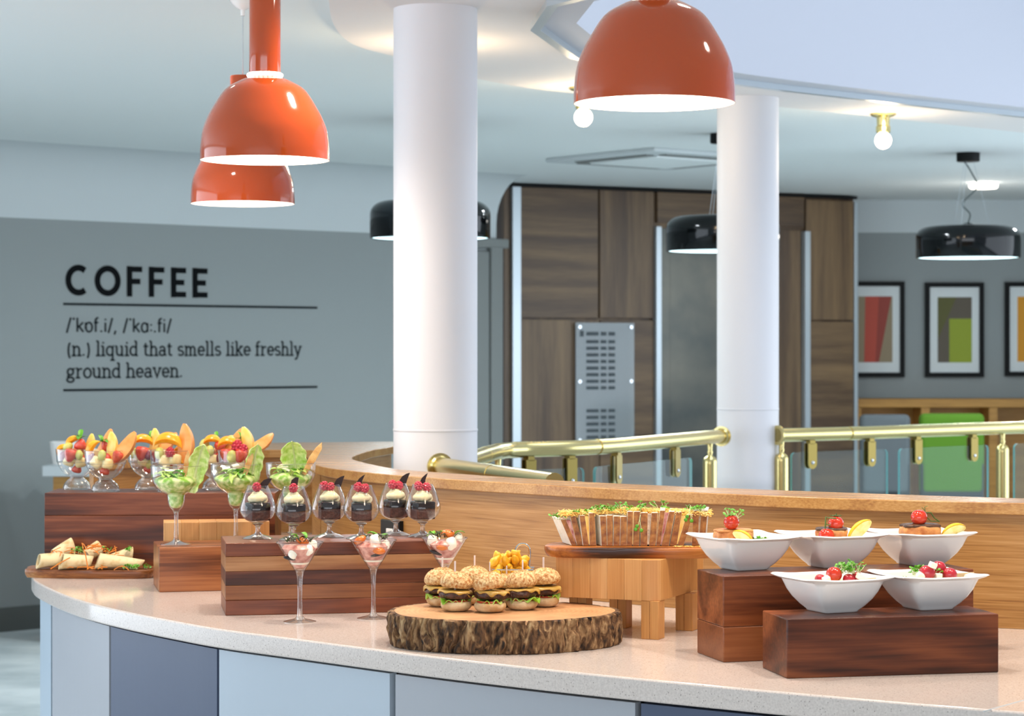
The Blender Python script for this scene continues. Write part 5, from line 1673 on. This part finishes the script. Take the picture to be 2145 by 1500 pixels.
for i, (px, D, rz, _, tl, lab) in enumerate(sl):
    t = s0 if i == 0 else copy_tree(s0)
    t.location = zs(px, D)
    t.scale = (.93, .93, .98 if i != 6 else .80)
    t.rotation_euler.z = R(rz)
    t['label'] = lab
    random.seed(60 + i)
    for ch in t.children:
        k = ch.name.split('.')[0]
        if k in ('patty', 'cheese_slice'):
            ch.location.x, ch.location.y = random.uniform(-.005, .005), random.uniform(-.005, .004)
            ch.rotation_euler = (R(tl[0] * .4), R(tl[1] * .4), R(random.uniform(0, 360)))
        if k == 'lettuce':
            ch.scale = [(.95, .95, 1), (.92, .92, 1), (.86, .86, 1), (1.06, 1.06, 1), (.9, .9, 1), (.9, .9, 1), (.9, .9, 1)][i]
            ch.location.z = -.001
        if k in ('top_bun', 'bottom_bun'):
            s_ = random.uniform(.97, 1.05)
            ch.scale = (s_, s_, random.uniform(.98, 1.06))
        if ch.name.startswith('top_bun'):
            v = Vector((tl[0], tl[1], 0))
            M = Matrix.Rotation(R(-rz), 3, 'Z')
            e = (M @ Matrix.Rotation(R(tl[0]), 3, 'X').to_3x3() @ Matrix.Rotation(R(tl[1]), 3, 'Y') @ Matrix.Rotation(R(rz), 3, 'Z')).to_euler()
            ch.rotation_euler = e
            ch.location.z += .0012

# ------------------------------------------------------------------ wire basket of fried potatoes
BK = Vector((XD(1076, 5.0), 4.998, ZS + .0006))
t = thing('fries_basket', 'small chrome wire basket of fried potatoes behind the sliders', 'basket', BK, R(-4))
bw, bd, bh = .044, .028, .074
b = MB()
rect = [(-bw, -bd), (bw, -bd), (bw, bd), (-bw, bd)]
b.tube([(x, y, bh) for x, y in rect], .0022, 8, closed=True); b.obj('rim', M_chrome, t)
b = MB(); b.tube([(x * .92, y * .92, .0022) for x, y in rect], .0018, 8, closed=True); b.obj('base_frame', M_chrome, t)
for k in range(10):
    x = -bw + 2 * bw * k / 9
    for y in (-bd, bd):
        b = MB(); b.tube([(x * .92, y * .92, .002), (x, y, bh)], .0009, 6); b.obj('wire', M_chrome, t)
for k in range(1, 6):
    y = -bd + 2 * bd * k / 6
    for x in (-bw, bw):
        b = MB(); b.tube([(x * .92, y * .92, .002), (x, y, bh)], .0009, 6); b.obj('wire', M_chrome, t)
for z in (.025, .05):
    s_ = .92 + .08 * z / bh
    b = MB(); b.tube([(x * s_, y * s_, z) for x, y in rect], .0009, 6, closed=True); b.obj('wire', M_chrome, t)
HX = .018
_p = lambda L: [(x + HX, y, z) for x, y, z in L]
b = MB(); b.tube(_p([(-.014, bd, .074), (-.0155, bd + .002, .100)] + [(.0155 * math.cos(R(a)), bd + .002, .110 + .016 * math.sin(R(a))) for a in range(180, -1, -20)] + [(.0155, bd + .002, .100), (.014, bd, .074)]), .0024, 8); b.obj('handle', M_chrome, t)
random.seed(12)
def fry_mesh(s):
    random.seed(s)
    b = MB()
    b.ball((0, 0, 0), (.0088, .0078, .0195), 12, 8, fn=lambda d: 1 + .12 * math.sin(4 * d.z + s) + .08 * math.sin(5 * d.x + s))
    return b
fr0 = [fry_mesh(k).obj('fried_potato', M_fry, None, smooth=70) for k in range(3)]
random.seed(31)
for k in range(38):
    if k < 3:
        ob = fr0[k]
    else:
        ob = fr0[k % 3].copy(); sc.collection.objects.link(ob)
    lay = k // 12
    x = random.uniform(-.042, .042) * (1 if lay > 0 else .85)
    y = random.uniform(-.024, .022)
    z = [.066, .084, .098][min(lay, 2)] + random.uniform(-.006, .008) - abs(x) * .12
    if k >= 35: z = .03
    ob.location = BK + Vector((x, y, z))
    ob.rotation_euler = (R(random.uniform(-70, 70)), R(random.uniform(-80, 80)), R(random.uniform(0, 180)))
    tag(ob, 'golden fried potato piece in the chrome wire basket', 'fried potato', 'fried potatoes in the wire basket')

# ------------------------------------------------------------------ sandwiches on the olive board
# each slice: bottom left px, bottom right px, top left px, top right px, top y px
S6 = lambda z_: 1140 + z_ / 5.958
SL_ = [(345, 410, 205, 275, 330, 1), (415, 495, 325, 400, 290, 0), (490, 562, 440, 510, 275, 0), (570, 655, 560, 632, 245, 0), (718, 785, 695, 775, 280, 1), (788, 858, 780, 858, 270, 0), (862, 942, 868, 952, 280, 0), (946, 1032, 956, 1034, 285, 0),
       (1032, 1100, 1042, 1112, 225, 0), (1108, 1190, 1120, 1200, 225, 0), (1198, 1288, 1205, 1296, 240, 0), (1308, 1392, 1340, 1420, 240, 0), (1396, 1450, 1446, 1510, 210, 0), (1460, 1556, 1560, 1632, 225, 1), (1566, 1655, 1650, 1722, 232, 0), (1664, 1742, 1780, 1862, 265, 0), (1850, 1926, 1862, 1942, 220, 1), (1932, 2012, 1968, 2046, 215, 0)]
DS = 4.985
SK = [.018, .016, .014, .012, .016, .013, .010, .007, .004, .001, -.002, -.004, -.006, -.002, -.005, -.007, -.008, -.010]
names = ['leftmost', 'second from left', 'third from left', 'fourth from left', 'middle', 'fourth from right', 'third from right', 'second from right', 'rightmost']
kx = DS / F
for s_ in range(9):
    pr = SL_[2 * s_:2 * s_ + 2]
    cx_ = XD(S6((pr[0][0] + pr[1][1]) / 2), DS)
    yoff = [.012, .004, -.002, -.004, 0, .0, -.002, .004, .012][s_]
    t = thing('sandwich', 'white bread sandwich standing on edge, %s in the row on the olive board' % names[s_], 'sandwich', (cx_, DS + yoff, ZB1 + .0008), 0, 'sandwiches on the olive board')
    edges = []
    for qi, (bl, br, tl, tr, yt, wh) in enumerate(pr):
        h = (655 - yt) / 5.958 * kx
        x0, x1, x2, x3 = [XD(S6(v), DS) - cx_ for v in (bl, br, tl, tr)]
        x0 -= .0002; x2 -= .0002; x1 -= .0003; x3 -= .0003
        dp = .078
        sk = SK[2 * s_ + qi]
        vs = [(x0, 0, 0), (x1, 0, 0), (x3, 0, h), (x2, 0, h), (x0 - sk, dp, 0), (x1 - sk, dp, 0), (x3 - sk, dp, h * 1.03), (x2 - sk, dp, h * 1.03)]
        b = MB()
        b.add(vs, [(0, 1, 2, 3), (4, 7, 6, 5), (0, 4, 5, 1)], 0)
        b.add(vs, [(3, 2, 6, 7), (0, 3, 7, 4), (1, 5, 6, 2)], 1)
        bm_o = b
        # merge the two shells
        m_ = MB(); m_.v = [Vector(v) for v in vs]; m_.f = [[0, 1, 2, 3], [4, 7, 6, 5], [0, 4, 5, 1], [3, 2, 6, 7], [0, 3, 7, 4], [1, 5, 6, 2]]; m_.m = [0, 0, 0, 1, 1, 1]
        m_.obj('bread_slice', [M_crust, M_crumb], t, bevel=.0011, bseg=2, smooth=30)
        edges.append((x0, x1, x2, x3, h))
    # filling between the slices
    a, c = edges
    h = min(a[4], c[4]) * .97
    b = MB()
    vs = [(a[1] - .0005, .003, .003), (c[0] + .0005, .003, .003), (c[2] + .0005, .003, h), (a[3] - .0005, .003, h), (a[1] - SK[2 * s_] * .92, .072, .003), (c[0] - SK[2 * s_ + 1] * .92, .072, .003), (c[2] - SK[2 * s_ + 1] * .92, .072, h), (a[3] - SK[2 * s_] * .92, .072, h)]
    if vs[1][0] - vs[0][0] < .001:
        vs = [(v[0] + (.0006 if i in (1, 2, 5, 6) else -.0006), v[1], v[2]) for i, v in enumerate(vs)]
    b.add(vs, [(0, 1, 2, 3), (4, 7, 6, 5), (0, 4, 5, 1), (3, 2, 6, 7), (0, 3, 7, 4), (1, 5, 6, 2)])
    b.obj('filling', [M_ham, M_chedd, M_filling][s_ % 3], t, smooth=0)
# shredded cheese heap along the top, and cress
random.seed(77)
b = MB()
for k in range(1500):
    u = random.uniform(0, 1)
    x = .105 + .33 * u
    y = DS + random.uniform(.008, .07)
    hz = .0635 + .007 * min(1, u * 3) * math.sin(PI * min(1, .12 + u * .85)) + random.uniform(0, .008)
    a = random.uniform(0, PI)
    L_ = random.uniform(.005, .011)
    p0 = Vector((x, y, hz)); d = Vector((math.cos(a), math.sin(a), random.uniform(-.4, .5))) * L_
    b.tube([p0 - d, p0 + Vector((0, 0, .002)), p0 + d], .0008, 4)
ob = stuff(b.obj('shredded_cheese', M_chedd, None, (0, 0, ZB1), smooth=60))
tag(ob, 'orange shredded cheese heaped along the top of the sandwich row', 'cheese')
cress = [(1180, 1082, 14, .026, .012, .014, 'at the left end of the sandwich row'), (1217, 1076, 10, .022, .012, .018, 'left of the middle of the sandwich row'), (1265, 1068, 30, .026, .014, .016, 'thick in the left middle of the sandwich row'), (1302, 1072, 10, .018, .012, .026, 'with long pale stalks in the middle of the sandwich row'), (1352, 1070, 12, .018, .012, .028, 'right of the middle of the sandwich row'), (1385, 1066, 7, .012, .01, .024, 'of few stalks right of the middle of the sandwich row'), (1458, 1067, 24, .022, .012, .014, 'at the right end of the sandwich row')]
for k, (px, py, n, sx, sy, h, wh) in enumerate(cress):
    p_ = WD(px, py, DS + .025)
    ob = sprig(n, sx, sy, h, 100 + k, .0042).obj('cress_sprig', [M_stalk, M_leaf], None, (p_.x, p_.y, p_.z - .006), smooth=70)
    tag(ob, 'green cress sprigs ' + wh, 'cress')
for k, (px, py, lab) in enumerate(((1338, 1108, 'cress sprig hanging down the front of the middle sandwiches'), (1443, 1088, 'cress sprig hanging down before the right hand sandwiches'))):
    p_ = WD(px, py, DS - .004)
    b = MB()
    b.tube([(.004, .006, .030), (.002, -.001, .022), (-.002, -.003, .004), (-.006, -.003, 0)], .0007, 5, 0)
    b.tube([(.002, -.001, .020), (.005, -.003, 0)], .0007, 5, 0)
    for x, z in ((-.007, -.001), (-.004, .006), (.0055, -.003)):
        b.ball((x, -.0035, z), (.0042, .0012, .0042), 10, 6, None, 1)
    tag(b.obj('cress_sprig', [M_stalk, M_leaf], None, p_, smooth=70), lab, 'cress')
b = MB()
random.seed(8)
for k in range(14):
    x = random.uniform(-.03, .03)
    b.tube([(x, 0, .001), (x + random.uniform(-.008, .008), .008, .003), (x + random.uniform(-.014, .014), .016, .001)], .0007, 4)
tag(b.obj('cheese_strands', M_chedd, None, (XD(1440, 4.95), 4.955, ZB1), smooth=60), 'loose cheese strands fallen on the right end of the olive board', 'cheese')

# ------------------------------------------------------------------ white square bowls
def bowl_mesh():
    prof = [(.0, .0015, 12), (.034, .0015, 12), (.035, 0, 12), (.0375, .001, 12), (.039, .004, 12), (.0485, .013, 12), (.060, .027, 11), (.0685, .041, 10), (.0745, .055, 9), (.0765, .0605, 9), (.085, .0635, 9), (.088, .066, 9), (.086, .0685, 9), (.074, .0650, 9), (.070, .056, 9), (.063, .040, 9), (.050, .024, 10), (.036, .011, 10), (.0, .008, 10)]
    n = 144
    b = MB()
    rings, vs = [], []
    for a_, z, e in prof:
        if a_ == 0:
            rings.append([len(vs)]); vs.append((0, 0, z)); continue
        rings.append(list(range(len(vs), len(vs) + n)))
        for k in range(n):
            th = 2 * PI * k / n
            c, s_ = math.cos(th), math.sin(th)
            r_ = a_ / (abs(c) ** e + abs(s_) ** e) ** (1 / e)
            co = abs(math.sin(2 * th)) ** 10 * max(0, (a_ - .074) / .015) if z > .058 else 0
            vs.append((r_ * (1 + .07 * co) * c, r_ * (1 + .07 * co) * s_, z + .004 * co))
    fs = []
    for A, B_ in zip(rings, rings[1:]):
        for k in range(n):
            k2 = (k + 1) % n
            if len(A) == 1: fs.append((A[0], B_[k2], B_[k]))
            elif len(B_) == 1: fs.append((A[k], A[k2], B_[0]))
            else: fs.append((A[k], A[k2], B_[k2], B_[k]))
    b.add(vs, fs)
    return b
ZR5, ZR6 = ZC + H5, ZC + H6
bowls = [(1558, 4.69, ZR5, 26, 'white square bowl of fried fish, left of the three on the tall red block'), (1741, 4.745, ZR5, 22, 'white square bowl of tomatoes on the vine and lemon, middle of the tall red block'), (1927, 4.795, ZR5, 20, 'white square bowl of charred fish, right end of the tall red block'),
         (1743, 4.452, ZR6, 24, 'white square bowl of radishes under cress, left on the front red block'), (1943, 4.50, ZR6, 20, 'white square bowl of radishes and a flat pick, right on the front red block')]
bo0 = bowl_mesh().obj('square_bowl', M_china, None, smooth=42)
BO = []
for i, (px, D, z, rz, lab) in enumerate(bowls):
    o = bo0 if i == 0 else bo0.copy()
    if i: sc.collection.objects.link(o)
    o.location = (XD(px, D), D, z + .0003)
    o.rotation_euler.z = R(rz)
    tag(o, lab, 'bowl', 'white square bowls')
    BO.append(Vector(o.location))
BN = ['left bowl on the tall red block', 'middle bowl on the tall red block', 'right bowl on the tall red block', 'left bowl on the front red block', 'right bowl on the front red block']
kB = [b_[1] / F for b_ in bowls]
def inb(i, px, py, dy=0):
    """point seen at px, py at the depth of bowl i (+dy)"""
    return WD(px, py, bowls[i][1] + dy)
for i in range(5):
    b = MB(); b.ball((0, 0, .040), (.050, .050, .022), 24, 10, fn=lambda d: 1 + .05 * math.sin(9 * d.x) * math.sin(8 * d.y))
    tag(b.obj('vegetable_bed', M_veg if i < 3 else M_lettuce, None, tuple(BO[i] + Vector((0, 0, .0))), smooth=60), 'bed of chopped vegetables inside the ' + BN[i], 'vegetables')
def fillet(i, px, py, w, d, h, rz, lab, charred):
    p_ = inb(i, px, py, -.005)
    t = thing('fish_fillet', lab, 'fish', p_, R(rz))
    b = MB(); b.ball((0, 0, 0), (w / 2, d / 2, h / 2), 28, 14, fn=lambda v: (1 / (abs(v.x) ** 5 + abs(v.y) ** 5 + abs(v.z) ** 4) ** .21) * (1 + .03 * math.sin(6 * v.x + 4 * v.z)))
    b.obj('flesh', M_fish, t, smooth=70)
    b = MB(); b.ball((0, 0, h * .38), (w * .485, d * .48, h * .16), 24, 10, fn=lambda v: (1 / (abs(v.x) ** 5 + abs(v.y) ** 5 + abs(v.z) ** 3) ** .22) * (1 + .04 * math.sin(9 * v.x + 7 * v.y)))
    b.obj('skin', M_char if charred else M_fish, t, smooth=70)
fillet(0, 1537, 1122, .078, .05, .028, 14, 'golden fried fish fillet in the left bowl on the tall red block', False)
fillet(1, 1742, 1118, .066, .045, .026, -8, 'roasted fish fillet behind the vine tomatoes in the middle bowl', True)
fillet(2, 1928, 1113, .082, .052, .032, 12, 'thick fish fillet with charred skin in the right bowl of the tall red block', True)
def tomato(i, px, py, rpx, lab, dy=-.02, calyx=False, m=None, nm='cherry_tomato', cat='tomato'):
    p_ = inb(i, px, py, dy)
    r = rpx * (bowls[i][1] + dy) / F
    t = thing(nm, lab, cat, p_)
    b = MB(); b.ball((0, 0, 0), (r, r, r * .97), 24, 16, fn=lambda d: 1 - .06 * max(0, d.z) ** 8); b.obj('skin', m or M_tomato, t, smooth=90)
    if calyx:
        b = MB()
        for k in range(5):
            a = k * 72 + 20
            c, s_ = math.cos(R(a)), math.sin(R(a))
            b.tube([(0, 0, r * .95), (c * r * .45, s_ * r * .45, r * 1.02), (c * r * .9, s_ * r * .9, r * 1.05)], [.0016, .0014, .0003], 6)
        b.tube([(0, 0, r * .9), (.001, 0, r * 1.3)], .0012, 6)
        b.obj('calyx', M_vine, t, smooth=60)
    return p_, r
tomato(0, 1532, 1094, 16.5, 'red cherry tomato under cress on the fried fish fillet')
tomato(1, 1751, 1097, 16.5, 'upper cherry tomato with green calyx in the middle bowl', -.012, True)
tomato(1, 1731, 1123, 17, 'lower cherry tomato at the rim of the middle bowl', -.03)
tomato(2, 1925, 1084, 17.5, 'red cherry tomato on the charred fish fillet', -.012)
b = MB()
p_ = inb(1, 1740, 1084, -.03)
q = lambda x, y: ((x - 1740) * kB[1], 0, -(y - 1084) * kB[1])
b.tube([q(1728, 1112), q(1729, 1098), q(1730, 1083), q(1738, 1085), q(1752, 1086)], .0016, 6)
b.tube([q(1729, 1098), q(1740, 1100)], .0011, 6); b.tube([q(1728, 1112), q(1722, 1113)], .001, 6); b.tube([q(1728, 1110), q(1735, 1112)], .001, 6)
tag(b.obj('tomato_vine', M_vine, None, p_, smooth=60), 'dark green vine joining the two tomatoes of the middle bowl', 'stem')
b = MB()
p_ = inb(2, 1955, 1085, .0)
q = lambda x, y, d=0: ((x - 1955) * kB[2], d, -(y - 1085) * kB[2])
b.tube([q(1940, 1074), q(1950, 1074), q(1957, 1085), q(1968, 1093)], .0014, 6); b.tube([q(1942, 1084), q(1950, 1092), q(1965, 1092)], .001, 6); b.tube([q(1938, 1072), q(1937, 1062), q(1943, 1060)], .0008, 5); b.tube([q(1938, 1070), q(1931, 1063)], .0008, 5)
tag(b.obj('tomato_vine', M_vine, None, p_, smooth=60), 'dark vine beside the tomato on the charred fish', 'stem')
def lemon(i, px, py, L, h, rot, lab, dy=-.02):
    p_ = inb(i, px, py, dy)
    t = thing('lemon_wedge', lab, 'lemon', p_, 0, None, rot=tuple(R(a) for a in rot))
    b = wedge(L, h, h * .55, .16, 12); b.obj('flesh', M_lemon, t, smooth=40)
    b = MB()
    vs = []
    n = 12
    for i_ in range(n + 1):
        t_ = i_ / n * 2 - 1
        s_ = max(.06, (1 - t_ * t_)) ** .55
        x = .16 * L * .5 * (1 - t_ * t_)
        for px_, py_ in ((h * .34 * s_, -h * .25 * s_), (h * .48 * s_, 0), (h * .34 * s_, h * .25 * s_)):
            vs.append((x + px_ + .0006, py_, t_ * L / 2))
    b.add(vs, [(i_ * 3 + k, i_ * 3 + k + 1, (i_ + 1) * 3 + k + 1, (i_ + 1) * 3 + k) for i_ in range(n) for k in (0, 1)])
    solidify(b.obj('rind', M_rind, t, smooth=60), .0015)
lemon(0, 1556, 1127, .046, .020, (0, -62, -20), 'small lemon wedge before the fried fish fillet', -.055)
lemon(1, 1801, 1113, .066, .026, (0, -52, 200), 'large lemon wedge leaning out of the middle bowl at the right', -.02)
lemon(2, 1998, 1113, .058, .022, (0, -75, 200), 'lemon wedge lying on the right rim of the right bowl', -.0)
for i, px, py, n, sx, h, lab, sd in ((0, 1536, 1082, 16, .012, .022, 'cress sprigs with long stalks on the tomato of the left bowl', 1), (0, 1596, 1132, 16, .014, .010, 'small heap of cress at the right of the left bowl', 2), (3, 1778, 1196, 46, .019, .022, 'big heap of cress over the radishes of the left front bowl', 3), (4, 1925, 1200, 20, .014, .016, 'cress sprigs over the radishes of the right front bowl', 4), (4, 1955, 1196, 10, .012, .012, 'few cress sprigs between the radishes of the right front bowl', 5), (4, 1903, 1212, 4, .005, .006, 'tiny cress leaf at the left of the right front bowl', 6)):
    p_ = inb(i, px, py, -.018)
    ob = sprig(n, sx, sx * .7, h, 300 + sd, .0042, 1.0).obj('cress_sprig', [M_stalk, M_leaf], None, (p_.x, p_.y, p_.z - .004), smooth=70)
    tag(ob, lab, 'cress')
tomato(3, 1718, 1214, 12, 'small dark radish at the left of the left front bowl', -.02, False, M_radish, 'radish', 'radish')
tomato(3, 1747, 1203, 17, 'large pale red tomato in the left front bowl', -.03, False, M_tomato)
tomato(3, 1778, 1214, 13, 'dark radish under the cress of the left front bowl', -.03, False, M_radish, 'radish', 'radish')
tomato(3, 1795, 1209, 12, 'radish at the right under the cress of the left front bowl', -.02, False, M_radish, 'radish', 'radish')
tomato(4, 1942, 1200, 17.5, 'large dark radish in front in the right front bowl', -.032, False, M_radish, 'radish', 'radish')
tomato(4, 1966, 1190, 16, 'radish at the back of the right front bowl', .0, False, M_radish, 'radish', 'radish')
tomato(4, 1989, 1204, 16, 'radish at the right of the right front bowl', -.018, False, M_radish, 'radish', 'radish')
for i, px, py, rx, rz, lab in ((3, 1731, 1214, 20, -25, 'white mozzarella cube before the tomato of the left front bowl'), (3, 1802, 1208, 10, 20, 'white mozzarella cube at the right of the left front bowl'), (4, 1928, 1206, 30, 30, 'white mozzarella cube before the large radish of the right front bowl'), (4, 1965, 1207, 0, 0, 'white mozzarella piece between the radishes of the right front bowl'), (4, 1954, 1184, 10, 20, 'white mozzarella piece on top in the right front bowl')):
    p_ = inb(i, px, py, -.048 if rz else -.03)
    b = MB(); b.box((0, 0, 0), (.014, .012, .011))
    tag(b.obj('mozzarella_cube', M_mozz, None, p_, rot=(R(rx), R(rz), R(20)), bevel=.0015), lab, 'cheese')
p_ = inb(3, 1808, 1214, -.01)
b = MB(); b.tube([(-.02, 0, -.003), (.040, .004, .004)], .0011, 6)
tag(b.obj('wooden_pick', M_skewer, None, p_), 'thin wooden pick pointing right out of the left front bowl', 'pick')
p_ = inb(4, 2020, 1204, .012)
b = MB(); b.box((0, 0, 0), (.040, .003, .0075)); b.box((-.03, 0, -.002), (.03, .0025, .0025))
tag(b.obj('flat_pick', M_skewer, None, p_, rot=(0, R(-3), R(8)), bevel=.0005), 'flat wooden paddle pick lying on the right front bowl', 'pick')

# ------------------------------------------------------------------ tortilla wraps on the left platter
def wrap_thing(x0, y0, x1, y1, D, r0, r1, lab, sq=.8, endfill=1, flip=False):
    """conical rolled tortilla from pixel end 0 to pixel end 1"""
    a, c = WD(x0, y0, D - .012), WD(x1, y1, D + .012)
    t = thing('tortilla_wrap', lab, 'wrap', a, 0, 'tortilla wraps on the platter')
    d = c - a
    n = 18
    b = MB()
    pts = [d * (k / 10) for k in range(11)]
    ax = d.normalized()
    s1 = ax.cross(Vector((0, 0, 1))).normalized(); s2 = s1.cross(ax)
    turns = 1.35
    m = 40
    vs = []
    for k in range(11):
        r = r0 + (r1 - r0) * k / 10
        for j in range(m + 1):
            th = 2 * PI * turns * j / m - .9
            rr = r * (1 - .16 * j / m) * (1 + .05 * math.sin(3 * th + k * .4))
            vs.append(pts[k] + ax * (.006 * math.sin(th) if k in (0, 10) else 0) + s1 * rr * math.cos(th) + s2 * rr * sq * math.sin(th))
    fs = [(k * (m + 1) + j, k * (m + 1) + j + 1, (k + 1) * (m + 1) + j + 1, (k + 1) * (m + 1) + j) for k in range(10) for j in range(m)]
    b.add(vs, fs)
    solidify(b.obj('tortilla', M_tortilla, t, smooth=80), .0016)
    b = MB()
    f0, f1 = (.03, .985) if endfill else (.3, .9)
    b.tube([d * f0, d * (f0 + .08), d * .5, d * (f1 - .06), d * f1, d * (f1 + .02)], [r0 * .5, r0 * .66, (r0 + r1) * .34, r1 * .70, r1 * .66, r1 * .4], 14, flat=sq)
    b.obj('filling', M_filling, t, smooth=60)
    return t
wrap_thing(80, 1176, 128, 1172, 6.25, .0245, .021, 'tortilla wrap at the left end of the platter, open end to the left', .85, 0)
wrap_thing(112, 1166, 152, 1143, 6.325, .021, .024, 'tortilla wrap leaning at the back left, cut end up', .9, 1)
wrap_thing(128, 1176, 190, 1178, 6.235, .027, .020, 'tortilla wrap in the front middle left of the platter', .85, 0)
wrap_thing(180, 1166, 206, 1148, 6.31, .018, .022, 'small tortilla wrap standing up at the back middle', .9, 1)
wrap_thing(204, 1175, 298, 1181, 6.235, .029, .013, 'long tortilla wrap in front at the right, wide open end to the left', .8, 0)
wrap_thing(222, 1172, 276, 1160, 6.31, .012, .021, 'tortilla wrap at the back right with filling showing', .85, 1)
random.seed(6)
b = MB()
for k in range(46):
    px = random.uniform(110, 250) if k < 34 else random.uniform(120, 300)
    py = 1160 + random.uniform(-8, 8) - 10 * math.exp(-((px - 185) / 40) ** 2) if k < 34 else 1190
    D = 6.27 if k < 34 else 6.21
    p_ = WD(px, py, D + random.uniform(-.03, .02))
    p_.z = max(p_.z, ZP + .002)
    a = random.uniform(0, 2 * PI)
    d = Vector((math.cos(a), .5 * math.sin(a), random.uniform(-.3, .6))).normalized() * random.uniform(.008, .022)
    q0_ = p_ - d; q1_ = p_ + d
    q0_.z = max(q0_.z, ZP + .002); q1_.z = max(q1_.z, ZP + .002)
    b.tube([q0_, p_ + Vector((0, 0, .003)), q1_], .0011, 5)
for pts in ([(106, 1192), (128, 1178), (147, 1168)], [(178, 1155), (181, 1172), (184, 1192)], [(176, 1152), (190, 1146), (207, 1138)], [(228, 1158), (244, 1152)]):
    b.tube([WD(x, y, 6.195) for x, y in pts], .0016, 6)
tag(stuff(b.obj('carrot_shreds', M_carrot, None, smooth=60)), 'orange carrot shreds strewn over the tortilla wraps', 'carrot')
for k, (px, py, n, sx, h, D, lab) in enumerate(((168, 1157, 12, .016, .018, 6.27, 'cress sprigs between the wraps at the left'), (225, 1157, 5, .006, .018, 6.28, 'few cress sprigs in the middle of the wraps'), (275, 1189, 22, .022, .010, 6.215, 'heap of cress on the platter before the long wrap'), (308, 1188, 8, .010, .010, 6.24, 'cress sprigs at the right end of the platter'), (272, 1152, 6, .008, .012, 6.29, 'cress on top of the back right wrap'))):
    p_ = WD(px, py, D)
    ob = sprig(n, sx, .010, h, 500 + k, .0045).obj('cress_sprig', [M_stalk, M_leaf], None, (p_.x, p_.y, max(p_.z - .004, ZP)), smooth=70)
    tag(ob, lab, 'cress')
